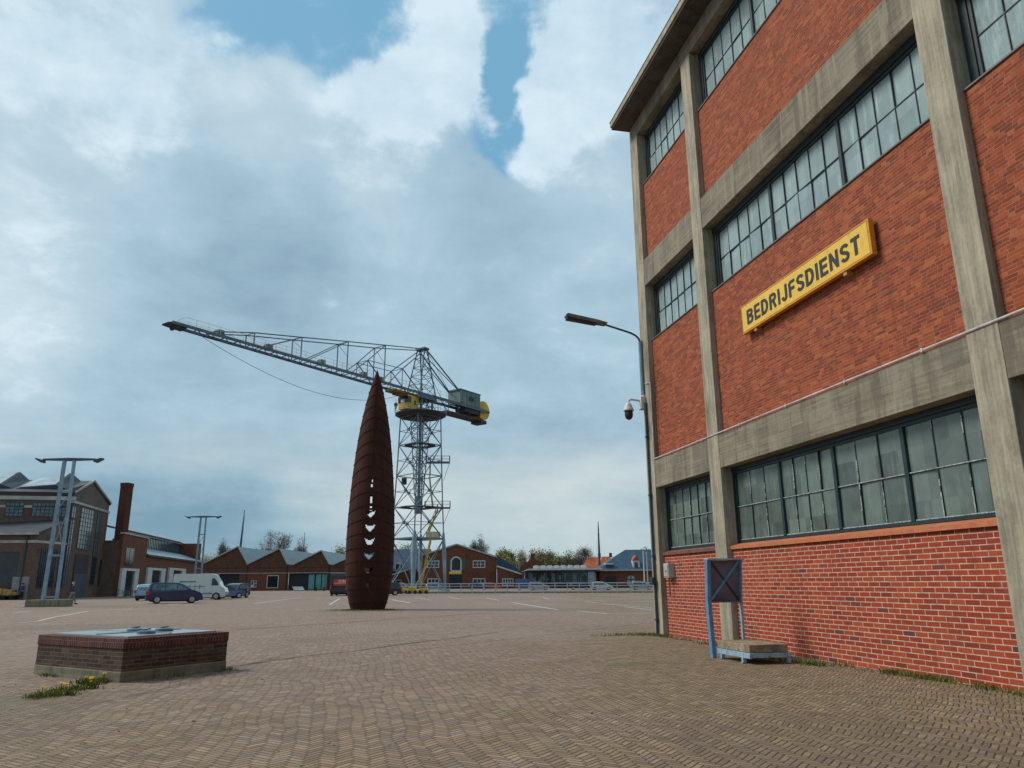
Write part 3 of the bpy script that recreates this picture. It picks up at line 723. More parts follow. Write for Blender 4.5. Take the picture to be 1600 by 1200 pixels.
# ---------------------------------------------------------------- corten sculpture
SC = base(576, 46.0); SC.y += 0
sc = thing('rust_sculpture', 'tall pointed corten steel hull sculpture standing on its end', 'sculpture', (SC.x, SC.y, 0), -.07)
pw = [(0, .97), (.4, 1.10), (.9, 1.22), (1.6, 1.33), (2.6, 1.40), (4.0, 1.42), (5.3, 1.38), (6.5, 1.32), (7.8, 1.23), (9.0, 1.12), (10.2, .98), (11.0, .86), (11.7, .74), (12.4, .60), (13.0, .46), (13.6, .31), (14.1, .165), (14.55, .012)]
def rad(z):
    for (a, ra), (b2, rb) in zip(pw[:-1], pw[1:]):
        if z <= b2: t = (z - a) / (b2 - a); return ra + (rb - ra) * t
    return .01
def sx(z): return .04 * z * 0.35
NZ, NA = 230, 144
Zs = [14.55 * i / NZ for i in range(NZ + 1)]
def pt(z, a, k=1.0):
    r = rad(z) * k; c_, s_ = cos(a), sin(a); dm_ = 1 / (abs(c_) + abs(s_)); t_ = .30 * min(1, max(0, (z - 1.5) / 6)); m_ = (1 - t_) + t_ * dm_
    if abs(s_) < .3: m_ = 1 - (1 - m_) * abs(s_) / .3
    return Vector((c_ * r * m_, s_ * r * .9 * ((1 - t_) + t_ * (dm_ * .6 + .4)), z))
sk = MB()
RING = .76
for side in (0,):
    grid = [[pt(z, 2 * pi * j / NA) for j in range(NA)] for z in Zs]
    gi = [[pt(z, 2 * pi * j / NA, 1 - .03 / max(rad(z), .1)) for j in range(NA)] for z in Zs]
    for i in range(NZ):
        zc = (Zs[i] + Zs[i + 1]) / 2; ph_ = (((zc - .31 * min(1, max(0, (zc - 1.0) / 6.0))) - RING * .5) % RING) / RING
        for j in range(NA):
            ac = 2 * pi * (j + .5) / NA
            off = abs(ac - pi * 1.5); offb = abs(ac - pi * .5)
            if .9 < zc < 8.6 and .1 < ph_ < .92 and min(off, offb) < .35:
                if zc > 5.6:
                    t_ = (8.6 - zc) / 3.0; hf_ = .04 + .055 * t_; lo_ = .12; hi_ = .88
                    if int(zc / RING) % 2 == 0 and zc < 7.6 and off < hf_ * .75 and .15 < ph_ < .80: continue
                    if int(zc / RING) % 2 == 1 and off < hf_ * .45 and .30 < ph_ < .95: continue
                    if offb < hf_ + .05: continue
                else:
                    hf_ = .21; an = off / hf_
                    if an < 1 and .12 + .46 * an ** 2 < ph_ < .46 + .16 * an ** 2: continue
                    if offb < .32 and (ph_ < .80 or ph_ > .92): continue
            j2 = (j + 1) % NA
            sk._add([grid[i][j], grid[i][j2], grid[i + 1][j2], grid[i + 1][j]], [(0, 1, 2, 3)])
            sk._add([gi[i][j], gi[i][j2], gi[i + 1][j2], gi[i + 1][j]], [(3, 2, 1, 0)])
sk.build('hull', M['rust'], sc, fix=False)
z_ = RING * .5; k_ = 0
while z_ < 14.0:
    R0 = rad(z_); q = MB(); n = 40; Ro = R0 + .03; Ri = R0 * .80 if z_ < 9.5 else 0.02; ark = .62 * min(1, max(0, (z_ - 1.0) / 6.0))
    vs_ = []
    for zz_ in (z_, z_ + .035):
        for rr in (Ro, Ri):
            for j in range(n): a = 2 * pi * j / n; zq_ = zz_ + ark * (abs(sin(a)) ** 1.4 - .5); pp_ = pt(min(14.5, max(0, zq_)), a, 1.0); kk_ = rr / R0; vs_.append((pp_.x * kk_, pp_.y * kk_, zq_))
    fs_ = []
    for j in range(n):
        j2 = (j + 1) % n
        fs_ += [(j, j2, n + j2, n + j), (2 * n + j, 3 * n + j, 3 * n + j2, 2 * n + j2), (j, 2 * n + j, 2 * n + j2, j2), (n + j, n + j2, 3 * n + j2, 3 * n + j)]
    q._add(vs_, fs_); q.build('ring_plate', M['rust'], sc); z_ += RING
q = MB()
for i in range(NZ):
    for a in (pi * 1.5,):
        if Zs[i] > 8.9: q.bar(pt(Zs[i], a, 1.0) + Vector((0, -.02, 0)), pt(Zs[i + 1], a, 1.0) + Vector((0, -.02, 0)), .03)
q.build('keel', M['rust'], sc)

# ---------------------------------------------------------------- lamp towers
def lamp_tower():
    t = thing('lamp_tower', '', 'lamp post')
    q = MB(); q.box(-1.3, 1.3, -.8, .8, -.05, .5); q.build('plinth', M['conc_base'], t, bevel=.03)
    for s_ in (-1, 1):
        q = MB(); xa, xb = .52 * s_, .42 * s_
        q.bar((xa * .92, 0, .5), (xb * .85, 0, 10.75), .24, .16); q.bar((xa * .92 + .10 * s_, -.10, .5), (xb * .85 + .10 * s_, -.10, 10.75), .05, .04)
        q.build('leg', M['pole_blue'], t)
    q = MB()
    for z_, xx in ((.62, .56), (3.6, .50), (8.3, .45)): q.box(-xx, xx, -.06, .06, z_, z_ + .12)
    q.bar((-.46, 0, 3.8), (.42, 0, 7.0), .05); q.bar((.46, 0, 3.8), (-.42, 0, 7.0), .05); q.bar((-.43, 0, 7.0), (.42, 0, 8.3), .05)
    q.build('bracing', M['crane_light'], t)
    q = MB(); q.prism([(-2.0, 10.78), (0, 10.72), (2.0, 10.78), (2.0, 10.90), (0, 10.96), (-2.0, 10.90)], 'y', -.11, .11); q.build('crossbar', M['pole_dark'], t)
    for s_ in (-1, 1):
        q = MB(); q.prism([(1.95 * s_, 10.8), (2.5 * s_, 10.95), (2.52 * s_, 10.85), (2.05 * s_, 10.58), (1.9 * s_, 10.62)], 'y', -.24, .24); q.build('floodlight', M['pole_dark'], t, bevel=.02)
    return t
lt = lamp_tower(); lt['label'] = 'nearer steel lamp tower with twin legs on a mossy concrete block, at the far left'; lt['group'] = 'lamp towers on the square'
b_ = base(81, 57.5); lt.location = b_; lt.rotation_euler = (0, 0, -YAW + .02)
l2 = copy_tree(lt); l2['label'] = 'farther steel lamp tower rising behind the white van'; b_ = base(308, 109.0); l2.location = b_; l2.rotation_euler = (0, 0, -YAW)

# ---------------------------------------------------------------- hammerhead crane
CR = Vector((12.15, 140.5, 0)); ja = atan2(-.675, -.737)
cr = thing('harbour_crane', 'tall lattice hammerhead dock crane with yellow cab behind the sculpture', 'crane', CR, ja)
def toL(v):   # world -> crane local
    d = Vector(v) - CR; return Vector((d.x * cos(-ja) - d.y * sin(-ja), d.x * sin(-ja) + d.y * cos(-ja), d.z))
dC = CR.dot(HF)
def zat(py): return G(655, py, dC).z
LEV = [(.3, 5.15), (zat(842), 4.72), (zat(793), 4.45), (zat(744), 4.2), (zat(696), 3.98), (zat(652), 3.8)]
hfl = toL(CR + HF); rtl = toL(CR + Vector((cos(YAW), -sin(YAW), 0)))
hfl.z = 0; rtl.z = 0
corners = [hfl * -1, rtl, hfl, rtl * -1]
tw = MB(); tl = MB()
def cp_(i, lv):
    z_, r_ = LEV[lv]; return corners[i % 4] * r_ + Vector((0, 0, z_))
for lv in range(len(LEV) - 1):
    for i in range(4):
        a0, a1 = cp_(i, lv), cp_(i, lv + 1); b0_, b1 = cp_(i + 1, lv), cp_(i + 1, lv + 1)
        (tl if lv < 1 else tw).bar(a0, a1, .36 if lv == 0 else .20)
        tw.bar(a1, b1, .28 if lv == 0 else .16)
        m0, m1 = (a0 + a1) / 2, (b0_ + b1) / 2
        tw.bar(a0, b1, .115); tw.bar(b0_, a1, .115)
        if lv > 0: tw.bar(m0, m1, .09); mm = (m0 + m1) / 2; tw.box(mm.x - .2, mm.x + .2, mm.y - .2, mm.y + .2, mm.z - .25, mm.z + .25)
tw.build('tower_lattice', M['crane_mid'], cr)
# flared front leg cone + others
for i, k_ in ((0, 1.0), (1, .7), (2, .7), (3, .7)):
    a0, a1 = cp_(i, 0), cp_(i, 1)
    mid = a0 + (a1 - a0) * .72
    tl.tube(a0, mid, .26 * k_, 10, .58 * k_); tl.tube(mid, a1 + (a1 - a0) * .12, .58 * k_, 10, .3 * k_)
    tl.box(a0.x - .5, a0.x + .5, a0.y - .5, a0.y + .5, 0, .35)
tl.build('leg_columns', M['crane_light'], cr)
# inner rotating column, tapering to a pivot
ic = MB(); zt_, zb2 = zat(640), zat(775)
inner = [Vector((c_.x, c_.y, 0)) for c_ in (Vector((1, 1, 0)), Vector((1, -1, 0)), Vector((-1, -1, 0)), Vector((-1, 1, 0)))]
N_ = 9
for i in range(4):
    for s_ in range(N_):
        t0, t1 = s_ / N_, (s_ + 1) / N_
        r0, r1 = .55 + .85 * t0, .55 + .85 * t1
        za, zc = zb2 + (zt_ - zb2) * t0, zb2 + (zt_ - zb2) * t1
        a0 = inner[i] * r0 + Vector((0, 0, za)); a1 = inner[i] * r1 + Vector((0, 0, zc)); c0 = inner[(i + 1) % 4] * r0 + Vector((0, 0, za)); c1 = inner[(i + 1) % 4] * r1 + Vector((0, 0, zc))
        ic.bar(a0, a1, .16); ic.bar(a1, c1, .08); ic.bar(a0, c1, .07)
        if s_ % 2: ic.bar(c0, a1, .1)
ic.tube((0, 0, zb2 - 3.2), (0, 0, zb2), .75, 10, .75); ic.tube((0, 0, zb2 - .4), (0, 0, zt_), .28, 8)
ic.tube((0, 0, 14), (0, 0, zb2 - 3.2), .3, 8)
ic.build('inner_column', M['crane_mid'], cr)
# platforms
for py_, r_, rail in ((696, 2.9, 0), (842, 2.0, 0), (793, 3.4, 0)):
    q = MB(); z_ = zat(py_); n = 16
    for j in range(n):
        a, b2 = 2 * pi * j / n, 2 * pi * (j + 1) / n
        q.slab([(cos(a) * r_ * .55, sin(a) * r_ * .55, z_ + .1), (cos(a) * r_, sin(a) * r_, z_ + .1), (cos(b2) * r_, sin(b2) * r_, z_ + .1), (cos(b2) * r_ * .55, sin(b2) * r_ * .55, z_ + .1)], .16)
    q.build('ring_platform', M['crane_dark'], cr)
ZP = zat(652)
q = MB(); n = 12
q.tube((0, 0, ZP), (0, 0, ZP + .35), 4.3, 12, 4.9); q.tube((0, 0, ZP + .355), (0, 0, ZP + .55), 4.95, 12, 4.95); q.build('top_platform', M['crane_dark'], cr)
q = MB()
for j in range(24):
    a, b2 = 2 * pi * j / 24, 2 * pi * (j + 1) / 24
    pa = Vector((cos(a) * 4.9, sin(a) * 4.9, ZP + .55)); pb = Vector((cos(b2) * 4.9, sin(b2) * 4.9, ZP + .55))
    q.bar(pa, pa + Vector((0, 0, 1.1)), .05)
    for h_ in (.55, 1.1): q.bar(pa + Vector((0, 0, h_)), pb + Vector((0, 0, h_)), .04)
q.build('railing', M['crane_light'], cr)
# side balconies with rails on right corner
for py_, ext in ((793, 2.4), (722, 2.2)):
    z_ = zat(py_); q = MB(); c0 = rtl * 1.2; c1 = rtl * (4.2 + ext - .8)
    perp = hfl * .7
    P4 = [c0 - perp, c1 - perp, c1 + perp, c0 + perp]
    q.slab([(p.x, p.y, z_) for p in P4], .22)
    for p_, q_ in zip(P4, P4[1:] + P4[:1]):
        for h_ in (.55, 1.1): q.bar((p_.x, p_.y, z_ + h_), (q_.x, q_.y, z_ + h_), .045)
        for t_ in (0, .33, .66): pp = p_.lerp(q_, t_); q.bar((pp.x, pp.y, z_), (pp.x, pp.y, z_ + 1.1), .05)
    q.bar((c1.x, c1.y, z_ - .2), (rtl.x * 4.5, rtl.y * 4.5, z_ - 3.5), .07)
    q.build('balcony', M['crane_steel'], cr)
# yellow stairs
def stair(pA, pB, wd=.75, mat='crane_yellow'):
    q = MB(); pA = Vector(pA); pB = Vector(pB); d = pB - pA; h = Vector((d.x, d.y, 0)).normalized(); s_ = Vector((-h.y, h.x, 0)) * wd / 2
    for sg_ in (-1, 1):
        q.bar(pA + s_ * sg_, pB + s_ * sg_, .08, .22)
        q.bar(pA + s_ * sg_ + Vector((0, 0, 1)), pB + s_ * sg_ + Vector((0, 0, 1)), .06)
        for t_ in range(6): p = pA.lerp(pB, t_ / 5) + s_ * sg_; q.bar(p, p + Vector((0, 0, 1)), .05)
    n = int(d.length / .35)
    for t_ in range(n): p = pA.lerp(pB, (t_ + .5) / n); q.bar(p - s_, p + s_, .22, .04)
    q.build('stairs', M[mat], cr)
def LP(px, py, dd=0): return toL(G(px, py, dC + dd))
stair(LP(658, 914, -1), LP(673, 845, -1)); stair(LP(666, 842, 0), LP(684, 796, 0), .7); stair(LP(676, 793, .5), LP(671, 746, .5), .6, 'pale_yellow'); stair(LP(672, 742, .5), LP(672, 724, .5), .6, 'pale_yellow')
q = MB(); p = LP(677, 832, -.5); q.box(p.x - .9, p.x + .9, p.y - .9, p.y + .9, p.z - .9, p.z + .1); q.build('stair_landing', M['pale_yellow'], cr)
q = MB(); p = LP(631.5, 752, 0); q.box(p.x - .35, p.x + .35, p.y - .35, p.y + .35, p.z - .6, p.z + .6); q.build('electrical_box', M['crane_dark'], cr, bevel=.03)
# boom: local x positive toward tip
ZJ = 36.0
tip, rear = 51.2, -18.5
hw = 1.55
def zj(x): return ZJ + (0.0)
bm_ = MB()
for s_ in (-1, 1):
    bm_.bar((tip, s_ * hw * .55, ZJ + .25), (-2, s_ * hw, ZJ), .24, .42); bm_.bar((-2, s_ * hw, ZJ), (rear, s_ * hw, ZJ), .26, .5)
x_ = rear
while x_ < tip - 2:
    hw0 = hw if x_ < 0 else hw - (hw * .45) * x_ / tip
    hw1 = hw if x_ < 0 else hw - (hw * .45) * (x_ + 2.2) / tip
    bm_.bar((x_, -hw0, ZJ + .1), (x_, hw0, ZJ + .1), .12); bm_.bar((x_, -hw0, ZJ + .1), (x_ + 2.2, hw1, ZJ + .1), .09); x_ += 2.2
bm_.build('boom_girders', M['crane_steel'], cr)
# upper truss
AP = 9.2
bt = MB()
def hwx(x): return hw - (hw * .45) * max(0, x) / tip
VT = [(11.3, 7.0), (20.0, 5.45), (29.6, 3.7), (38.3, 2.15)]
for s_ in (-1, 1):
    def N(x, h): return Vector((x, s_ * hwx(x), ZJ + h))
    apx = Vector((0, s_ * .75, ZJ + AP)); prev = apx
    for x_, h_ in VT + [(45.0, .55)]: p = N(x_, h_); bt.bar(prev, p, .15); prev = p
    for x_, h_ in VT: bt.bar(N(x_, h_), N(x_, .2), .14)
    nA, nB = N(6.8, 3.6), N(15.4, 3.2)
    for a, b2, w_ in ((apx, nA, .16), (nA, N(10.1, .3), .14), (nA, N(2.3, .3), .14), (nA, N(6.8, .2), .1), (N(11.3, 7.0), nB, .15), (nB, N(18.8, .3), .14), (nB, N(11.9, .3), .14), (nB, N(15.4, .2), .1), (nA, nB, .1),
                      (N(20.0, 5.45), N(28.1, .3), .13), (N(29.6, 3.7), N(36.8, .3), .12)): bt.bar(a, b2, w_)
for x_, h_ in VT: z_ = ZJ + h_; bt.bar((x_, -hwx(x_), z_), (x_, hwx(x_), z_), .11); bt.bar((x_, -hwx(x_), z_), (x_, hwx(x_), z_ - h_ * .5), .06)
for x_, h_ in ((6.8, 3.6), (15.4, 3.2)): bt.bar((x_, -hwx(x_), ZJ + h_), (x_, hwx(x_), ZJ + h_), .09)
bt.build('boom_truss', M['crane_steel'], cr)
# head frame (A-frame mast)
hm = MB(); feet = [(2.2, 1.7), (2.2, -1.7), (-2.2, -1.7), (-2.2, 1.7)]; tp = [(.35, .9), (.35, -.9), (-.35, -.9), (-.35, .9)]
def hp(i, t): a, b2 = feet[i % 4], tp[i % 4]; return Vector((a[0] + (b2[0] - a[0]) * t, a[1] + (b2[1] - a[1]) * t, ZJ + AP * t))
for i in range(4):
    for s_ in range(5):
        t0, t1 = s_ / 5, (s_ + 1) / 5
        hm.bar(hp(i, t0), hp(i, t1), .19); hm.bar(hp(i, t1), hp(i + 1, t1), .09); hm.bar(hp(i, t0), hp(i + 1, t1), .08)
hm.box(-.7, .7, -1.2, 1.2, ZJ + AP - .1, ZJ + AP + .25)
hm.build('mast_head', M['crane_steel'], cr)
bk = MB()
for s_ in (-1, 1):
    bk.bar((0, s_ * .9, ZJ + AP), (-9.6, s_ * 1.3, ZJ + 2.9), .2); bk.bar((-1, s_ * .9, ZJ + AP - 2), (-9.6, s_ * 1.3, ZJ + 2.7), .12); bk.bar((0, s_ * .9, ZJ + AP), (-8, s_ * 1.4, ZJ + .5), .06)
bk.bar((-9.6, -1.3, ZJ + 3), (-9.6, 1.3, ZJ + 3), .15)
bk.build('backstays', M['crane_steel'], cr)
q = MB(); q.box(-9.7, -16.3, -1.55, 1.55, ZJ + .35, ZJ + 3.1)
for x_ in (-10.6, -12.0, -13.4, -14.8): q.box(x_, x_ + .08, -1.62, -1.55, ZJ + .4, ZJ + 3.0); q.box(x_, x_ + .08, 1.55, 1.62, ZJ + .4, ZJ + 3.0)
q.box(-9.6, -16.4, -1.7, 1.7, ZJ + 3.11, ZJ + 3.25); hs = q.build('machinery_house', M['crane_house'], cr)
q = MB(); q.box(-12.7, -14.1, 1.63, 1.68, ZJ + 1.3, ZJ + 2.1); q.box(-12.7, -14.1, -1.68, -1.63, ZJ + 1.3, ZJ + 2.1); q.build('vent', M['crane_dark'], hs)
q = MB(); q.tube((-18.3, -.9, ZJ + .3), (-18.3, .9, ZJ + .3), 2.0, 28); q.build('counterweight_drum', M['crane_yellow'], cr)
q = MB(); q.box(-16.8, -18.8, -1.3, 1.3, ZJ - 2.6, ZJ - 1.9); q.box(-15.4, -19.8, -1.35, -1.15, ZJ - .1, ZJ + .25); q.box(-15.4, -19.8, 1.15, 1.35, ZJ - .1, ZJ + .25); q.box(-11.7, -16.7, -1.3, 1.3, ZJ - 1.1, ZJ - .2); q.build('counterweight_frame', M['crane_dark'], cr)
q = MB(); q.box(-6.0, -17, -1.4, 1.4, ZJ - 2.1, ZJ - 1.85)
for x_ in (-6.4, -9.5, -13, -16.4): q.bar((x_, -1.3, ZJ - 2), (x_, -1.3, ZJ), .09); q.bar((x_, 1.3, ZJ - 2), (x_, 1.3, ZJ), .09)
q.bar((-6, 1.3, ZJ - 2), (-4, 1.3, ZJ), .1); q.bar((-6, -1.3, ZJ - 2), (-4, -1.3, ZJ), .1)
q.build('lower_gantry', M['crane_dark'], cr)
# slewing neck between platform and boom
q = MB()
for i in range(4):
    a = inner[i] * 1.5; c0 = inner[(i + 1) % 4] * 1.5
    q.bar((a.x, a.y, ZP + .5), (a.x, a.y, ZJ), .3); q.bar((a.x, a.y, ZP + .5), (c0.x, c0.y, ZJ), .14); q.bar((a.x, a.y, (ZP + ZJ) / 2), (c0.x, c0.y, (ZP + ZJ) / 2), .12)
q.box(-2.4, 2.4, -1.9, 1.9, ZJ - .9, ZJ - .35)
q.build('slewing_neck', M['crane_steel'], cr)
# cab
cab = LP(638.5, 630, -2.6)
q = MB(); cx_, cy_, cz_ = cab; q.box(cx_ - 1.5, cx_ + 1.5, cy_ - 1.2, cy_ + 1.2, ZP + .75, ZP + 3.5); cb = q.build('cab', M['crane_yellow'], cr, bevel=.06)
q = MB(); q.box(cx_ + .6, cx_ + 1.54, cy_ - 1.25, cy_ + 1.25, ZP + 1.95, ZP + 3.1); q.build('cab_window', M['glass_dark'], cb)
q = MB(); q.box(cx_ + .7, cx_ + 1.56, cy_ - .5, cy_ + .4, ZP + 2.0, ZP + 2.6); q.build('blind', M['white'], cb)
q = MB(); q.box(cx_ - 1.6, cx_ + 2.0, cy_ - 1.3, cy_ + 1.3, ZP + 3.52, ZP + 3.6); q.build('cab_roof', M['crane_dark'], cb)
q = MB(); q.box(cx_ - .7, cx_ - .2, cy_ + 1.2, cy_ + 1.24, ZP + 1.7, ZP + 2.5); q.build('cab_hatch', M['crane_dark'], cb)
# trolley and hook
q = MB(); q.box(3.0, 8.5, -1.1, 1.1, ZJ - .75, ZJ - .35); q.box(4, 7, -.8, .8, ZJ - 1.05, ZJ - .76); q.build('trolley', simple('brown_yellow_machine', (.20, .12, .03), .7, 0, .4, 1), cr)
hk = LP(618.5, 632, 0)
q = MB(); q.tube((hk.x, hk.y, hk.z + .2), (hk.x, hk.y, ZJ - .5), .035, 6); q.tube((hk.x, hk.y, hk.z + .4), (hk.x, hk.y, hk.z + .1), .12, 10, .42); q.tube((hk.x, hk.y, hk.z + .1), (hk.x, hk.y, hk.z - .9), .42, 10, .08)
q.path([(hk.x, hk.y, hk.z - .9), (hk.x + .12, hk.y, hk.z - 1.05), (hk.x, hk.y, hk.z - 1.2), (hk.x - .12, hk.y, hk.z - 1.1)], .05, 6); q.build('hook_block', simple('rusty_hook', (.16, .11, .07), .8, 0, .3, 3), cr)
# walkway rails, boxes, cable
q = MB()
for s_ in (-1, 1):
    x_ = -11.0
    while x_ < 49.5:
        y_ = s_ * (hwx(x_) + .35 * (1 if s_ > 0 else 0)); q.bar((x_, y_, ZJ + .25), (x_, y_, ZJ + 1.35), .045)
        x2 = min(x_ + 1.9, 49.5); y2 = s_ * (hwx(x2) + .35 * (1 if s_ > 0 else 0))
        q.bar((x_, y_, ZJ + 1.35), (x2, y2, ZJ + 1.35), .035); q.bar((x_, y_, ZJ + .8), (x2, y2, ZJ + .8), .03); x_ += 1.9
q.bar((49.5, -.9, ZJ + 1.35), (49.5, .9, ZJ + 1.35), .04)
q.build('walkway_railing', M['pale_yellow'], cr)
for x_ in (43.5, 35.0, 24.5, 15.0, 11.0):
    q = MB(); q.box(x_ - .55, x_ + .45, -.5, .5, ZJ + .45, ZJ + 1.3)
    for e in (-.2, .15): q.box(x_ + e - .04, x_ + e + .04, -.52, .52, ZJ + .42, ZJ + 1.34)
    q.build('winch_box', M['crane_house'], cr)
q = MB(); q.prism([(tip - 2.2, ZJ - .2), (tip + .5, ZJ - .05), (tip + .6, ZJ + .15), (tip - .4, ZJ + .45), (tip - 2.2, ZJ + .35)], 'y', -.8, .8); q.tube((tip - .9, -.85, ZJ - .1), (tip - .9, .85, ZJ - .1), .32, 12); q.build('boom_tip', M['crane_dark'], cr)
q = MB(); pA = Vector((46.0, 0, ZJ - .4)); pB = Vector((5.5, 0, ZJ - .9)); prev = pA
for i in range(1, 25):
    t_ = i / 24; p = pA.lerp(pB, t_); p.z -= 4 * 3.7 * t_ * (1 - t_) * (1 + .35 * (t_ - .5)); q.tube(prev, p, .035, 5); prev = p
q.build('cable', M['crane_dark'], cr)

# ---------------------------------------------------------------- facades behind the square
class Fac:
    def __init__(s, pL, dL, pR, dR):
        a = base(pL, dL); b2 = base(pR, dR); s.o = a; d = b2 - a; s.L = d.length; s.ang = atan2(d.y, d.x); s.dir = d.normalized(); s.n = Vector((-s.dir.y, s.dir.x, 0))
    def uz(s, px, py):
        r = ray(px, py); t = s.o.dot(s.n) / r.dot(s.n); p = Vector((r.x * t, r.y * t, EYE + r.z * t)); return (p - s.o).dot(s.dir), p.z
    def u(s, px, py=912): return s.uz(px, py)[0]
    def z(s, px, py): return s.uz(px, py)[1]
def window(par, u0, u1, z0, z1, nx, nz, y=-.04, frame='white', glass='glass_dark', t=.09, name='window', label=None):
    q = MB(); q.box(u0, u1, y, y + .09, z0, z1); p = None
    f = MB(); fy0, fy1 = y - .035, y - .002
    f.box(u0 - t, u0, fy0, y + .08, z0 - t, z1 + t); f.box(u1, u1 + t, fy0, y + .08, z0 - t, z1 + t); f.box(u0, u1, fy0, y + .08, z0 - t, z0); f.box(u0, u1, fy0, y + .08, z1, z1 + t)
    for i in range(1, nx): x_ = u0 + (u1 - u0) * i / nx; f.box(x_ - t * .35, x_ + t * .35, fy0, fy1, z0, z1)
    for i in range(1, nz):
        zq = z0 + (z1 - z0) * i / nz
        for k in range(nx):
            xa = u0 + (u1 - u0) * k / nx + (t * .35 if k else 0); xb = u0 + (u1 - u0) * (k + 1) / nx - (t * .35 if k < nx - 1 else 0)
            f.box(xa, xb, fy0, fy1, zq - t * .3, zq + t * .3)
    fo = f.build(name, M[frame], par); q.build('pane', M[glass], fo)
    if label: fo['label'] = label
    return fo
def rect(F, x0, y0, x1, y1):
    xm, ym = (x0 + x1) / 2, (y0 + y1) / 2
    return F.u(x0, ym), F.u(x1, ym), F.z(xm, y1), F.z(xm, y0)

# --- big hall at far left
FA = Fac(97, 92, 155.5, 106)          # gable face
hall = thing('workshop_hall', 'big brick workshop hall with tall gridded windows and a rendered gable, far left', 'building', FA.o, FA.ang)
Lg = FA.L; zE = FA.z(112, 785); zE2 = FA.z(171, 789); zA = FA.z(146, 753); uA = FA.u(146, 753)
zE = zE2 = (zE + FA.z(169, 802)) / 2
ze_r = zE + .9
DL = 42.0    # the long side runs back to the left = local -x is along the gable, the hall body extends along local +y? (away left)
# local frame: x along gable (receding), y pointing left-away; body spans y 0..DL
q = MB(); q.box(0, Lg, 0, .4, 0, zE); q.build('gable_wall', M['brick_hall'], hall)
q = MB(); q.prism([(0, zE + .3), (Lg, zE + .3), (Lg, ze_r + .6), (uA, zA), (0, ze_r + 1.0)], 'y', .05, .4); q.build('rendered_gable', M['stucco'], hall)
q = MB(); q.box(-.1, Lg + .1, -.12, .4, zE + .01, zE + .29); q.build('cornice', M['offwhite'], hall)
q = MB(); q.box(0, .4, .41, DL, 0, zE + .2); lw_ = q.build('long_wall', M['brick_hall'], hall)
q = MB(); q.box(-.25, .4, -.1, DL, zE + .31, zE + .75); q.build('gutter', M['offwhite'], hall)
q = MB(); q.box(-.05, .0, .41, DL, zE - .62, zE - .34); q.build('lintel_band', M['offwhite'], hall)
q = MB(); q.box(-.03, .0, .41, DL, zE - .33, zE + .2); q.build('frieze', M['stucco'], hall)
q = MB()
q.slab([(-.3, -.1, ze_r + .35), (uA, -.1, zA + .12), (uA, DL, zA + .12), (-.3, DL, ze_r + .35)], .25)
q.slab([(uA, -.1, zA + .12), (Lg + .2, -.1, ze_r + .45), (Lg + .2, DL, ze_r + .45), (uA, DL, zA + .12)], .25)
q.build('roof', M['slate_dark'], hall)
q = MB(); q.bar((-.3, -.14, ze_r + .4), (uA, -.14, zA + .17), .1, .22); q.bar((uA, -.14, zA + .17), (Lg + .2, -.14, ze_r + .5), .1, .22); q.build('verge', M['offwhite'], hall)
# rooflight wedges
slope = (zA - ze_r - .25) / (uA + .3)
for k_, ys in enumerate((1.4, 7.4, 13.4, 19.4, 25.4)):
    q = MB(); zb_ = lambda x: ze_r + .36 + (x + .3) * slope
    xa, xb = 1.2, uA - .3
    zl_ = lambda x: zb_(x) + .04; hp_ = .75
    q._add([(xa, ys + 1.2, zb_(xa) + .5), (xb, ys + 1.2, zb_(xb) + hp_ + .3), (xb, ys + 5.6, zl_(xb)), (xa, ys + 5.6, zl_(xa)), (xa, ys, zl_(xa)), (xb, ys, zl_(xb))], [(0, 1, 2, 3), (0, 4, 5, 1), (0, 3, 4), (1, 5, 2)])
    rl = q.build('rooflight', M['slate_dark'], hall, fix=False)
    f1_ = lambda x, t: (x, ys + 1.2 + 4.4 * t, (zb_(x) + (.5 if x < (xa + xb) / 2 else hp_ + .3)) * (1 - t) + zl_(x) * t + .09)
    q = MB(); q.slab([f1_(xa + .1, .04), f1_(xb - .1, .04), f1_(xb - .1, .93), f1_(xa + .1, .93)], .05); q.build('solar_panel', M['panel_roof'], rl)
# tall gable windows
for (x0, y0, x1, y1, nx, nz) in ((123.5, 795, 143, 858, 5, 9), (105, 790, 111, 912, 2, 14), (148.5, 802, 154, 870, 2, 9)):
    u0, u1, z0, z1 = rect(FA, x0, y0, x1, y1); window(hall, u0, u1, z0, z1, nx, nz, frame='teal', glass='glass_teal', t=.1)
for (x0, y0, x1, y1, nx, nz) in ((142, 872, 148, 913, 2, 6), (154.5, 876, 160, 914, 2, 5)):
    u0, u1, z0, z1 = rect(FA, x0, y0, x1, y1); window(hall, u0, u1, z0, z1, nx, nz, frame='teal', glass='glass_dark', t=.1)
u0, u1, z0, z1 = rect(FA, 113, 866, 135, 932)
q = MB(); q.box(u0, u1, -.08, .02, .0, z1); q.build('portal_panel', simple('dark_brown_boards', (.045, .036, .034), .8, 0, .3, 1), hall)
q = MB(); q.box(u0 + .3, u1 - .2, -.14, -.081, 0, z1 * .55); q.build('gate', M['pipe_dark'], hall)
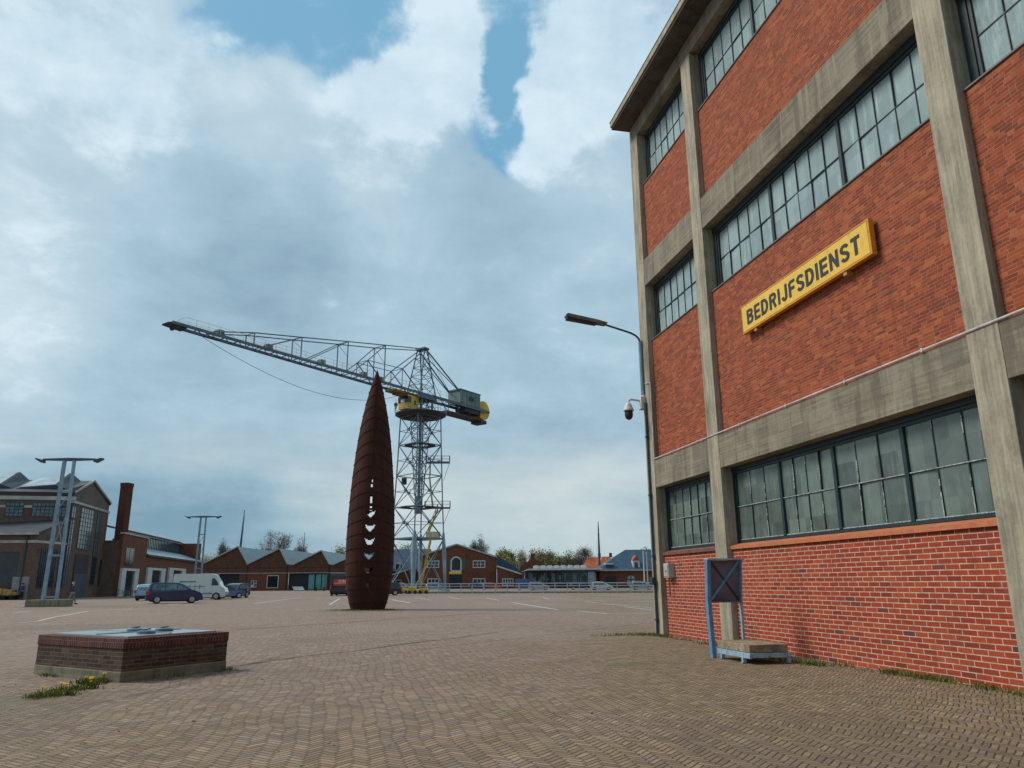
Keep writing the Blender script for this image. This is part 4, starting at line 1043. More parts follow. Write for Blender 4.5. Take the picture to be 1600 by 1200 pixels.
# long side clerestory windows (facing the viewer)
FL = Fac(0, 92.5, 112, 92.0)
def ly(px): # px on the long side -> local y
    p = G(px, 912, 92.2); d = p - FA.o; return abs(d.dot(FA.n))
for (x0, x1) in ((0, 26), (39, 95)):
    ya, yb2 = sorted((ly(x0), ly(x1))); z0 = G(50, 808, 92).z; z1 = G(50, 787, 92).z
    q = MB(); q.box(-.05, -.01, ya, yb2, z0, z1); W_ = q.build('window', M['glass_teal'], hall)
    f = MB(); n = max(3, int((yb2 - ya) / .45))
    for i in range(n + 1): yy = ya + (yb2 - ya) * i / n; f.box(-.08, -.051, yy - .03, yy + .03, z0, z1)
    for i in range(5): zz_ = z0 + (z1 - z0) * i / 4; f.box(-.085, -.081, ya, yb2, zz_ - .03, zz_ + .03)
    f.build('glazing_bars', M['teal'], W_)
# --- lower annex in front
FX = Fac(-60, 86.5, 48.5, 86.3)
ann = thing('workshop_annex', 'low slate roofed brick annex with a big dark doorway in front of the hall', 'building', FX.o, FX.ang)
LX = FX.L; zX = FX.z(40, 833); zR = G(60, 811, 92).z
q = MB()
ud0, ud1, zd0, zd1 = FX.u(-32), FX.u(24), 0, FX.z(20, 862)
q.box(0, ud0, 0, .4, 0, zX); q.box(ud1, LX, 0, .4, 0, zX); q.box(ud0, ud1, 0, .4, zd1, zX); q.build('front_wall', M['brick_hall'], ann)
DX = 3.9
q = MB(); q.box(LX - .4, LX, .401, 6, 0, zX); q.build('side_wall', M['brick_hall'], ann)
q = MB(); q.prism([(.401, zX), (6, zX), (6, zR)], 'x', LX - .4, LX); q.build('gable', M['stucco'], ann)
q = MB(); q.slab([(-.2, -.5, zX + .05), (LX + .25, -.5, zX + .05), (LX + .25, 6.0, zR + .15), (-.2, 6.0, zR + .15)], .2); q.build('roof', M['slate_dark'], ann)
q = MB(); q.box(-.2, LX + .3, -.6, -.45, zX - .2, zX + .03); q.build('gutter', M['offwhite'], ann)
q = MB(); zz_ = FX.z(40, 846); q.box(0, LX + .05, -.06, .0, zz_ - .15, zz_ + .15); q.box(LX, LX + .06, .0, 5.8, zz_ - .15, zz_ + .12); q.build('string_course', M['offwhite'], ann)
q = MB(); q.box(ud0, ud1, .35, .45, 0, zd1); q.build('door', M['glass_dark'], ann)
zq = FX.z(40, 901); q = MB(); q.box(FX.u(19), FX.u(45), -.05, -.001, 0, zq); q.build('plaster_base', simple('grey_plaster', (.25, .26, .25), .85, 0, .15, 1), ann)
for (a, b2) in ((.9, 2.0), (2.6, 3.7), (4.4, 5.5)):
    f = MB(); z0, z1 = 1.3, 5.6
    q = MB(); q.box(LX + .0, LX + .05, a, b2, z0, z1); W_ = q.build('window', M['glass_dark'], ann)
    for i in range(4): yy = a + (b2 - a) * i / 3; f.box(LX + .05, LX + .09, yy - .04, yy + .04, z0, z1)
    for i in range(6): zz_ = z0 + (z1 - z0) * i / 5; f.box(LX + .091, LX + .1, a, b2, zz_ - .03, zz_ + .03)
    f.build('glazing_bars', M['teal'], W_)
q = MB(); q.tube((LX - 1.2, -.1, 0), (LX - 1.2, -.1, zX), .08, 8); q.build('downpipe', M['pipe_dark'], ann)

# --- chimney
ch0 = G(178, 928, 108); chz = G(197, 755, 108).z
ch = thing('brick_chimney', 'square dark brick chimney stack beside the hall gable', 'chimney', base(179.5, 108), -YAW - .12)
q = MB(); q.box(-.6, .6, -.6, .6, 0, chz - .5); q.build('shaft', M['brick_chim'], ch)
q = MB(); q.box(-.64, .64, -.64, .64, chz - .5, chz); q.build('crown', M['brick_chim'], ch)

# --- long brick range with white portals
FB = Fac(184, 106, 312, 160)
rg = thing('brick_range', 'long brick range with white door surrounds and a glazed clerestory beside the chimney', 'building', FB.o, FB.ang)
Lb = FB.L; u1_ = FB.u(231, 850)
zTL, zTR = FB.z(193, 829), FB.z(231, 846); zT = (zTL + zTR) / 2
zS = FB.z(260, 872)
q = MB(); q.box(0, u1_, 0, .4, 0, zT); q.box(u1_, Lb, 0, .4, 0, zS); q.box(u1_ - .4, u1_, .4, 5, zS, zT); q.build('wall', M['brick_far2'], rg)
q = MB(); q.box(-.1, u1_ + .1, -.15, .45, zT + .005, zT + .2); q.build('coping', M['offwhite'], rg)
q = MB(); q.slab([(u1_, -.4, zS), (Lb, -.4, zS), (Lb, 4.4, zS + 1.3), (u1_, 4.4, zS + 1.3)], .15); q.build('aisle_roof', M['slate_dark'], rg)
q = MB(); n = 9
for i in range(n): a = u1_ + 1 + (Lb - u1_ - 2) * i / n; b2 = a + (Lb - u1_ - 2) / n - .5; q.slab([(a, -.2, zS + .2), (b2, -.2, zS + .2), (b2, 3.6, zS + 1.6), (a, 3.6, zS + 1.6)], .08)
q.build('roof_panels', M['panel_roof'], rg)
zc0, zc1 = zS + 1.35, zS + 1.35 + 2.3
q = MB(); q.box(u1_ + .02, Lb, 4.5, 4.7, zS, zc1); clw = q.build('clerestory', M['glass_teal'], rg)
f = MB(); x_ = u1_ + .5
while x_ < Lb: f.box(x_, x_ + .12, 4.44, 4.499, zc0, zc1); x_ += 1.1
f.build('mullions', M['teal'], clw)
q = MB(); q.box(u1_ - .2, Lb, 4.0, 4.8, zc1, zc1 + .25); q.build('clerestory_eaves', M['offwhite'], rg)
q = MB(); q.box(2.2, 2.5, 4.8, 9, 0, zc1 + .2); q.build('end_wall', M['brick_hall'], rg)
q = MB(); q.slab([(2.1, 3.9, zc1 + .26), (Lb, 3.9, zc1 + .26), (Lb, 9, zc1 + 1.9), (2.1, 9, zc1 + 1.9)], .15); q.build('roof', M['slate_dark'], rg)
q = MB(); n = 11
for i in range(n): a = 2.4 + (Lb - 3) * i / n; b2 = a + (Lb - 3) / n - (.7 if i % 3 == 2 else .25); q.slab([(a, 4.1, zc1 + .45), (b2, 4.1, zc1 + .45), (b2, 8.6, zc1 + 2.0), (a, 8.6, zc1 + 2.0)], .08)
q.build('roof_panels', M['panel_roof'], rg)
q = MB(); q.box(0, .4, .41, 4.0, 0, zT - .9); q.build('end_wall', M['brick_hall'], rg)
q = MB(); q.box(Lb - .4, Lb, .41, 9, 0, zc1 + .2); q.build('end_wall', M['brick_far2'], rg)
u0, u1, z0, z1 = rect(FB, 196, 858, 208, 882); window(rg, u0, u1, z0, z1, 2, 3, frame='glass_dark', t=.15)
for (x0, x1, y0) in ((185, 212, 892), (226, 254, 891), (260, 286, 891)):
    u0, u1 = FB.u(x0), FB.u(x1); z1 = FB.z((x0 + x1) / 2, y0); wd = (u1 - u0)
    q = MB(); q.box(u0, u0 + wd * .24, -.3, -.001, 0, z1); q.box(u1 - wd * .24, u1, -.3, -.001, 0, z1); q.box(u0, u1, -.31, -.001, z1 + .001, z1 + .35); d_ = q.build('door_surround', M['white'], rg)
    q = MB(); q.box(u0 + wd * .25, u1 - wd * .25, -.1, -.001, 0, z1 - .1); q.build('door', M['glass_dark'], d_)

# --- sawtooth row: four gables
FS = Fac(311, 180, 575, 180)
pk = [(313, 368, 384.5, 855, 0), (384.5, 434, 447, 858, 0), (447.4, 500, 513, 861, 1), (513.4, 560, 576, 865, 1)]
for k_, (xl_, xp, xr_, yp_, set_) in enumerate(pk):
    lab = ['leftmost brick gabled shed of the row, a mast rising behind its peak', 'brick gabled shed with a poster board and one square window', 'brick gabled shed over a dark recess with turquoise glass doors', 'brick gabled shed partly hidden behind the rusty sculpture'][k_]
    u0, u1 = FS.u(xl_), FS.u(xr_); z0 = FS.z(xl_, 883); z1 = FS.z(xp, yp_); up_ = FS.u(xp)
    sh = thing('gabled_shed', lab, 'building', FS.o + FS.dir * u0, FS.ang, 'saw-tooth gabled sheds along the square')
    Wd = u1 - u0; up_ -= u0
    ins = 0.0
    open_top = FS.z(400, 896)
    q = MB()
    fl0 = FS.u(xl_ + (10 if k_ == 2 else 7)) - u0 if k_ >= 2 else 0
    q.prism([(0, open_top), (Wd, open_top), (Wd, z0), (up_, z1), (fl0 + .001, z0), (0, z0)], 'y', 0, .4); q.build('gable_wall', M['brick_far'], sh)
    q = MB()
    if k_ == 0:
        a, b2 = FS.u(340) - u0, FS.u(373) - u0; q.box(0, a, 0, .4, 0, open_top - .002); q.box(b2, Wd, 0, .4, 0, open_top - .002); openings = [(a, b2)]
    elif k_ == 1: q.box(0, Wd, 0, .4, 0, open_top - .002); openings = []
    elif k_ == 2: q.box(0, .3, 0, .4, 0, open_top - .002); q.box(Wd - .4, Wd, 0, .4, 0, open_top - .002); openings = [(.3, Wd - .4)]
    else: q.box(0, .5, 0, .4, 0, open_top - .002); q.box(Wd - .5, Wd, 0, .4, 0, open_top - .002); openings = [(.5, Wd - .5)]
    q.build('lower_wall', M['brick_far2' if k_ == 1 else 'brick_far'], sh)
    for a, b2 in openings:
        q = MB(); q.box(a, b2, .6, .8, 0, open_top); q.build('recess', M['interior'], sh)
    q = MB()
    for xx in (.02, Wd * .3, Wd * .56, Wd - .12): q.box(xx, xx + .1, -.03, -.001, 0 if xx < .1 or xx > Wd - .2 else open_top, z0 + .2)
    q.box(0.13, Wd - .13, -.028, -.001, open_top + 1.2, open_top + 1.3)
    q.build('wall_joints', M['black'], sh)
    q = MB(); q.box(.0, Wd, -.04, -.001, open_top - .001, open_top + .12); q.build('lintel', M['offwhite'], sh)
    DP = 38
    q = MB(); q.slab([(fl0 - .1, -.3, z0 + .1), (up_, -.3, z1 + .12), (up_, DP, z1 + .12), (fl0 - .1, DP, z0 + .1)], .15); q.build('roof', M['slate'], sh)
    q = MB(); q.slab([(up_, -.3, z1 + .12), (Wd + .1, -.3, z0 + .1), (Wd + .1, DP, z0 + .1), (up_, DP, z1 + .12)], .15); q.build('rooflight_slope', M['zinc'], sh)
    q = MB(); q.bar((fl0 - .1, -.35, z0 + .15), (up_, -.35, z1 + .17), .1, .25); q.bar((up_, -.35, z1 + .17), (Wd + .1, -.35, z0 + .15), .1, .25); q.build('verge', M['offwhite'], sh)
    if k_ == 1:
        u0_, u1_w, za, zb_ = rect(FS, 392, 907, 401, 918); q = MB(); q.box(u0_ - u0, u1_w - u0, -.12, -.03, za, zb_); pf = q.build('poster_board', M['white'], sh)
        for (a, b2, c, d) in ((392.6, 907.8, 396.2, 914), (397, 907.5, 400.6, 911.5), (396.8, 912.5, 400.6, 917)):
            uu0, uu1, za, zb_ = rect(FS, a, b2, c, d); q = MB(); q.box(uu0 - u0, uu1 - u0, -.14, -.121, za, zb_); q.build('poster', M['crane_steel'], pf)
        uu0, uu1, za, zb_ = rect(FS, 418, 900, 434, 918); window(sh, uu0 - u0, uu1 - u0, za, zb_, 1, 1, frame='white', glass='glass_dark', t=.14)
    if k_ == 2:
        for a, b2 in ((481, 490), (492.5, 500.5), (502, 510)):
            uu0, uu1 = FS.u(a) - u0, FS.u(b2) - u0; q = MB(); q.box(uu0, uu1, .45, .55, .2, open_top - .3); q.build('glass_door', M['glass_green'], sh)
# slate roof ridge behind the third/fourth sheds
# --- brick house with arched opening (behind fence)
FH = Fac(655, 196, 776, 196)
hg = thing('gabled_brick_house', 'wide gabled brick building with an arched opening and green shutters behind the fence', 'building', FH.o, FH.ang)
zl, zr, za_ = FH.z(675, 863), FH.z(776, 871), FH.z(713, 851)
q = MB(); q.prism([(0, 0), (FH.L, 0), (FH.L, zr), (FH.u(713), za_), (0, FH.z(655, 869))], 'y', 0, .4); q.build('wall', M['brick_far2'], hg)
q = MB(); q.bar((0, -.2, FH.z(655, 869) + .1), (FH.u(713), -.2, za_ + .1), .3, .35); q.bar((FH.u(713), -.2, za_ + .1), (FH.L + .3, -.2, zr + .05), .3, .35); q.build('verge', M['offwhite'], hg)
q = MB(); q.slab([(0, -.1, FH.z(655, 869) + .05), (FH.u(713), -.1, za_ + .05), (FH.u(713), 25, za_ + .05), (0, 25, FH.z(655, 869) + .05)], .2); q.slab([(FH.u(713), -.1, za_ + .05), (FH.L, -.1, zr), (FH.L, 25, zr), (FH.u(713), 25, za_ + .05)], .2); q.build('roof', M['slate'], hg)
for r_ in ((669, 877, 685, 886), (740, 877, 757, 886), (669, 905, 685, 916), (740, 905, 757, 916)):
    u0, u1, z0, z1 = rect(FH, *r_); window(hg, u0, u1, z0, z1, 3, 2, t=.2)
u0, u1, z0, z1 = rect(FH, 706.5, 872, 719, 891)
q = MB(); r_ = (u1 - u0) / 2; cx_ = (u0 + u1) / 2; poly = [(u0, z0), (u1, z0)] + [(cx_ + cos(a) * r_, z1 - r_ + sin(a) * r_) for a in [pi * i / 12 for i in range(13)]]
q.prism(poly, 'y', -.06, -.001); ar = q.build('arched_opening', M['glass_dark'], hg)
q = MB(); R2 = r_ + .25
for i in range(12): a, b2 = pi * i / 12, pi * (i + 1) / 12; q.bar((cx_ + cos(a) * R2, -.1, z1 - r_ + sin(a) * R2), (cx_ + cos(b2) * R2, -.1, z1 - r_ + sin(b2) * R2), .15, .35)
q.box(u0 - .3, u1 + .3, -.16, -.07, z0 - .4, z0); q.box(u0 - .4, u0 - .05, -.15, -.065, z0, z1 - r_); q.box(u1 + .05, u1 + .4, -.15, -.065, z0, z1 - r_); q.build('arch_trim', M['white'], ar)
for a, b2 in ((701, 705.5), (721, 727)):
    u0, u1, z0, z1 = rect(FH, a, 873, b2, 891); q = MB(); q.box(u0, u1, -.1, -.001, z0, z1); q.build('shutter', M['green_door'], hg)
u0, u1, z0, z1 = rect(FH, 702, 898, 722, 918); q = MB(); q.box(u0, u1, -.08, -.001, 0, z1); q.build('door', M['black'], hg)
u0, u1, z0, z1 = rect(FH, 702, 893, 721, 897); q = MB(); q.box(u0, u1, -.2, -.09, z0, z1); q.build('sign_board', M['yellow_sign'], hg)
# right lean-to of this house
FH2 = Fac(776.5, 195, 816, 195)
hh = thing('lean_to_annex', 'lower brick lean-to with a white framed window and blue slate roof behind', 'building', FH2.o, FH2.ang)
z0_, z1_ = FH2.z(776.5, 885), FH2.z(815, 898)
q = MB(); q.prism([(0, 0), (FH2.L, 0), (FH2.L, z1_), (0, z0_)], 'y', 0, .4); q.build('wall', M['brick_far2'], hh)
q = MB(); q.bar((0, -.2, z0_ + .1), (FH2.L, -.2, z1_ + .1), .3, .35); q.build('verge', M['white'], hh)
u0, u1, z0, z1 = rect(FH2, 786, 905, 801, 914); window(hh, u0, u1, z0, z1, 4, 2, t=.2)
q = MB(); zt1, zt2 = FH2.z(777, 868), FH2.z(812, 891)
q._add([(0, .6, z0_), (0, .6, zt1), (FH2.u(812), .6, zt2), (FH2.u(812), .6, FH2.z(812, 897)), (0, 6, z0_), (0, 6, zt1), (FH2.u(812), 6, zt2), (FH2.u(812), 6, FH2.z(812, 897))], [(0, 3, 2, 1), (4, 5, 6, 7), (1, 2, 6, 5), (0, 1, 5, 4), (3, 7, 6, 2), (0, 4, 7, 3)]); q.build('roof', M['slate'], hh)
# left blue roofed building
FH3 = Fac(560, 212, 668, 212)
hb = thing('slate_roofed_house', 'long building with blue slate roof and white dormer behind the crane legs', 'building', FH3.o, FH3.ang)
ze = FH3.z(640, 893); zr_ = FH3.z(640, 862)
q = MB(); q.box(0, FH3.L, 0, .4, 0, ze); q.build('wall', M['brick_far2'], hb)
q = MB(); q.slab([(-.3, -.4, ze), (FH3.L, -.4, ze), (FH3.L, 7, zr_ + 1), (-.3, 7, zr_ + 1)], .2); q.slab([(-.3, 7, zr_ + 1), (FH3.L, 7, zr_ + 1), (FH3.L, 15, ze), (-.3, 15, ze)], .2); q.build('roof', M['slate'], hb)
u0, u1, z0, z1 = rect(FH3, 617, 881, 625, 890); q = MB(); q.box(u0, u1, .3, 3, z0 - .2, z1 + .4); dm = q.build('dormer', M['white'], hb)
q = MB(); q.box(u0 + .25, u1 - .25, .22, .3, z0 + .1, z1); q.build('pane', M['glass_dark'], dm)
FH4 = Fac(600, 203, 648, 203)
hc = thing('low_brick_lean_to', 'low brick lean-to with a sloping white verge left of the crane legs', 'building', FH4.o, FH4.ang)
q = MB(); q.prism([(0, 0), (FH4.L, 0), (FH4.L, FH4.z(640, 889)), (FH4.u(640), FH4.z(640, 889)), (0, FH4.z(600, 902))], 'y', 0, 4); q.build('wall', M['brick_far2'], hc)
q = MB(); q.bar((0, -.2, FH4.z(600, 902)), (FH4.u(640), -.2, FH4.z(640, 889)), .3, .3); q.build('verge', M['white'], hc)
u0, u1, z0, z1 = rect(FH4, 619, 907, 626, 911); window(hc, u0, u1, z0, z1, 1, 1, t=.15)

# --- small brick gable behind the pavilion
FG = Fac(812, 222, 862, 222)
hs_ = thing('brick_gable_house', 'small brick gable with a chimney rising behind the glass pavilion', 'building', FG.o, FG.ang)
q = MB(); q.prism([(0, 0), (FG.L, 0), (FG.L, FG.z(862, 887)), (FG.u(833), FG.z(833, 872)), (0, FG.z(812, 886))], 'y', 0, 10); q.build('wall', M['brick_far2'], hs_)
q = MB(); a = FG.u(833); z_ = FG.z(833, 872); q.box(a - .5, a + .5, 2, 3, z_ - .5, z_ + 1.3); q.build('chimney', M['brick_far'], hs_)
# --- glass pavilion
FP = Fac(815, 182, 937, 182)
pv = thing('glass_pavilion', 'low glass pavilion restaurant with a thin white curved roof edge', 'building', FP.o, FP.ang)
zt_p = FP.z(870, 892); Lp = FP.L
q = MB(); q.box(.8, Lp - 1, .5, 12, 0, zt_p); gw = q.build('glass_wall', M['glass_dark'], pv)
f = MB(); x_ = .8; random.seed(3)
while x_ < Lp - 1: f.box(x_, x_ + .1, .42, .499, 0, zt_p); x_ += 1.25
f.build('mullions', M['crane_steel'], gw)
q = MB()
for _ in range(26):
    a = random.uniform(1, Lp - 2); q.box(a, a + random.uniform(.3, 1.1), .46, .497, random.uniform(.4, 2.2), random.uniform(2.4, 3.6))
q.build('blinds', M['glass_teal'], gw)
q = MB(); q.prism([(0, zt_p - .15), (1.6, zt_p + .55), (Lp + .6, zt_p + .6), (Lp + .6, zt_p + .2), (1.6, zt_p + .15)], 'y', -1.2, 13); q.build('roof_edge', M['white'], pv)
q = MB(); x_ = 3.0
while x_ < Lp - 3: q.prism([(x_, zt_p + .61), (x_ + 1.15, zt_p + .61), (x_ + 1.0, zt_p + 1.35), (x_ + .15, zt_p + 1.35)], 'y', 2, 3); x_ += 1.6
q.box(2.8, Lp - 2.6, 3.01, 3.2, zt_p + .61, zt_p + 1.2)
q.build('roof_vents', M['white'], pv)
u0, u1 = FP.u(919), FP.u(929); q = MB(); q.box(u0, u1, -.3, .41, 0, zt_p - .3); q.build('grey_panel', M['pole_blue'], pv)
# --- hipped slate house at right
FJ = Fac(934, 186, 1075, 186)
hj = thing('hipped_roof_house', 'brick house with a blue hipped roof and arched white window beside the corner pillar', 'building', FJ.o, FJ.ang)
ze, zr_ = FJ.z(980, 892), FJ.z(990, 863); Lj = FJ.L
q = MB(); q.box(.5, Lj, 0, 14, 0, ze); q.build('wall', M['brick_far2'], hj)
u_r = FJ.u(981, 863); k_ = 1.05
q = MB(); R0, R1 = (-.2, -.6, ze + .2), (Lj + .3, -.6, ze + .2); R3, R2_ = (-.2, 14.6, ze + .2), (Lj + .3, 14.6, ze + .2); T0, T1 = (u_r * k_, 7, zr_ + .9), (Lj - 6, 7, zr_ + .9)
q._add([R0, R1, R2_, R3, T0, T1], [(0, 1, 5, 4), (1, 2, 5), (2, 3, 4, 5), (3, 0, 4), (0, 3, 2, 1)]); q.build('roof', M['slate'], hj)
q = MB(); q.box(-.3, Lj + .4, -.75, -.61, ze + .02, ze + .3); q.build('gutter', M['offwhite'], hj)
u0, u1, z0, z1 = rect(FJ, 991, 879, 998, 888); q = MB(); q.box(u0 - .3, u1 + .3, .3, 4, z0 - .2, z1 + .5); dm = q.build('dormer', M['white'], hj)
q = MB(); q.box(u0 + .15, u1 - .15, .24, .3, z0, z1 + .1); q.build('pane', M['glass_dark'], dm)
q = MB(); q.prism([(u0 - .35, z1 + .5), (u1 + .35, z1 + .5), ((u0 + u1) / 2, z1 + 1.7)], 'y', .2, 4); q.build('dormer_roof', M['orange_roof'], dm)
u0, u1, z0, z1 = rect(FJ, 947, 882, 958, 890); q = MB(); q.box(u0, u1, .3, 4, z0, z1); dm = q.build('dormer', M['slate'], hj)
q = MB(); q.box(u0 - .1, u1 + .1, .1, 4, z1, z1 + .3); q.build('dormer_roof', M['white'], dm)
u0, u1, z0, z1 = rect(FJ, 980, 899, 992, 914); r_ = (u1 - u0) / 2; cx_ = (u0 + u1) / 2
q = MB(); q.prism([(u0, z0), (u1, z0)] + [(cx_ + cos(a) * r_, z1 - r_ + sin(a) * r_) for a in [pi * i / 12 for i in range(13)]], 'y', -.06, -.001); ar = q.build('arched_window', M['panel_roof'], hj)
q = MB(); q.box(cx_ - .1, cx_ + .1, -.1, -.061, z0, z1); q.box(u0, cx_ - .1, -.1, -.061, z1 - r_ - .1, z1 - r_ + .1); q.box(cx_ + .1, u1, -.1, -.061, z1 - r_ - .1, z1 - r_ + .1); q.build('glazing_bars', M['black'], ar)
u0, u1, z0, z1 = rect(FJ, 948, 900, 963, 910); q = MB(); q.box(u0, u1, -.3, -.001, z0, z1); q.build('awning', M['black'], hj)
# orange roofs
for k_, (xa, xb, yt, ye, d, lab) in enumerate(((914, 946, 870, 890, 245, 'left orange tiled roof house behind the pavilion'), (938, 962, 869, 890, 262, 'right orange tiled roof house with chimney behind the slate roof'))):
    FO = Fac(xa, d, xb, d); h_ = thing('tiled_house', lab, 'house', FO.o, FO.ang, 'orange roofed houses beyond the harbour')
    zt2, ze2 = FO.z((xa + xb) / 2, yt), FO.z((xa + xb) / 2, ye)
    q = MB(); q.box(.3, FO.L - .3, 0, 8, 0, ze2); q.build('wall', M['brick_far2'], h_)
    q = MB(); q._add([(0, -.3, ze2), (FO.L, -.3, ze2), (FO.L, 8.3, ze2), (0, 8.3, ze2), (FO.L * .25, 4, zt2), (FO.L * .8, 4, zt2)], [(0, 1, 5, 4), (1, 2, 5), (2, 3, 4, 5), (3, 0, 4), (0, 3, 2, 1)]); rf = q.build('roof', M['orange_roof'], h_)
    q = MB(); q.box(FO.L * .75, FO.L * .75 + .9, 3.5, 4.4, zt2 - .3, zt2 + 1.2); q.build('chimney', M['brick_far'], rf)

# ---------------------------------------------------------------- masts & flagpoles
def mast(px, ytop, d, r, lab, topper=False, lean=0):
    b_ = base(px, d); z1 = G(px, ytop, d).z; t = thing('mast', lab, 'mast', b_)
    q = MB(); q.tube((0, 0, 0), (lean * .6, 0, z1 * .62), r, 8, r * .8); q.tube((lean * .6, 0, z1 * .62), (lean, 0, z1 * .93), r * .75, 8, r * .4); q.build('pole', M['pole_dark'], t)
    q = MB(); q.box(-.25 + lean * .6, .25 + lean * .6, -.1, .1, z1 * .62 - .1, z1 * .62 + .1)
    q.tube((lean, 0, z1 * .93), (lean, 0, z1), r * .3, 6)
    q.build('fitting', M['pole_dark'], t)
    q = MB()
    for s_ in (-1, 1): q.tube((lean * .9, 0, z1 * .9), (s_ * 1.3, 0, z1 * .4), .012, 4)
    q.build('stay', M['pole_dark'], t)
    if topper:
        q = MB(); q.tube((0, 0, z1 - .9), (0, 0, z1 - .6), .26, 8, .08); q.tube((0, 0, z1 - 1.2), (0, 0, z1 - .9), .08, 8, .26); q.build('gilded_top', M['crane_yellow'], t)
mast(369, 797, 225, .38, 'dark tapering ship mast rising behind the leftmost gabled shed', lean=.6)
mast(471, 832, 250, .22, 'short thin ship mast between the bare trees behind the sheds', lean=0)
mast(938, 815, 232, .42, 'tall dark mast with a gilded top behind the glass pavilion', True)
for i, (px, yt) in enumerate(((1007.5, 862), (1012.5, 864))):
    b_ = base(px, 172); z1 = G(px, yt, 172).z; t = thing('flagpole', ['white flagpole left of the pair in front of the hipped roof house', 'white flagpole right of the pair, nearest the corner pillar'][i], 'flagpole', b_, 0, 'white flagpoles')
    q = MB(); q.tube((0, 0, 0), (0, 0, z1), .17, 8, .12); q.build('pole', M['white'], t); q = MB(); q.tube((0, 0, z1), (0, 0, z1 + .15), .16, 8); q.build('cap', M['white'], t)

# ---------------------------------------------------------------- quayside railing
f0, f1 = base(616, 117), base(1045, 106)
fd = (f1 - f0).normalized(); fl = (f1 - f0).length
fn = thing('quay_railing', 'long pale steel railing with posts along the quay edge', 'fence', f0, atan2(fd.y, fd.x))
q = MB()
for z_ in (.25, .62, 1.0): q.box(0, fl, -.035, .035, z_ - .045, z_ + .045)
q.box(0, fl, -.03, .03, 1.30, 1.42)
q.build('rails', M['rail_white'], fn)
n = int(fl / 1.7)
for i in range(n + 1):
    x_ = fl * i / n; q = MB(); q.box(x_ - .05, x_ + .05, .036, .14, 0, 1.42); q.box(x_ - .12, x_ + .12, -.0, .2, 0, .05); q.build('post', M['rail_white'], fn)
q = MB(); q.box(f0.x - 2, f0.x + 1, 0, 1, 0, .1)
# dark quay kerb behind the rail
qk = MB(); pA, pB = base(560, 119), base(1080, 107.5); dd = (pB - pA).normalized(); nn = Vector((-dd.y, dd.x, 0))
qk._add([(v.x, v.y, z_) for z_ in (0, .22) for v in (pA, pB, pB + nn * .8, pA + nn * .8)], [(0, 1, 5, 4), (1, 2, 6, 5), (2, 3, 7, 6), (3, 0, 4, 7), (4, 5, 6, 7)])
tag(qk.build('quay_kerb', M['conc_foot']), kind='structure')

# yellow dock equipment by the crane foot
def dock_gear(px, d, w_, h_, lab, nm):
    t = thing(nm, lab, 'dock equipment', base(px, d), -YAW, 'yellow dock bogies by the railing')
    q = MB(); q.prism([(-w_ / 2, .2), (w_ / 2, .2), (w_ / 2 - .1, h_ * .6), (w_ * .25, h_), (-w_ * .3, h_), (-w_ / 2 + .1, h_ * .55)], 'y', -.5, .5); q.build('body', M['crane_yellow'], t, bevel=.04)
    for x_ in (-w_ * .28, w_ * .28): q = MB(); q.tube((x_, -.56, .25), (x_, .56, .25), .25, 12); q.build('roller', M['black'], t)
    q = MB(); q.box(-w_ * .1, w_ * .1, -.55, -.51, h_ * .3, h_ * .7); q.build('cover', M['wood_cart'], t)
dock_gear(631.5, 113, 1.4, .75, 'left low yellow dock bogie by the crane foot', 'dock_bogie')
dock_gear(645, 112, 1.5, .95, 'middle tallest yellow dock bogie by the crane foot', 'dock_bogie')
dock_gear(662, 112, 1.6, .8, 'right yellow dock bogie with a sloping nose by the crane foot', 'dock_bogie')
# pile of timber crates on trestle at far left with worker
ct = thing('loaded_cart', 'low trolley stacked with straw coloured timber at the left edge', 'cart', base(8, 86), -YAW)
q = MB(); q.box(-2.6, 1.7, -.8, .8, .35, .5); q.build('bed', M['black'], ct)
for i, (a, b2, c, d) in enumerate(((-2.4, -1.0, .5, 1.0), (-.9, .1, .5, 1.25), (.2, 1.2, .5, 1.1), (-2.0, -.9, 1.01, 1.3), (1.25, 1.65, .5, .8))): q = MB(); q.box(a, b2, -.6, .6, c, d); q.build('timber_bundle', M['wood_cart'], ct, bevel=.03)
for x_ in (-2.0, -.9, .4, 1.3): q = MB(); q.tube((x_, -.75, .2), (x_, .75, .2), .2, 12); q.build('wheel', M['tyre'], ct)

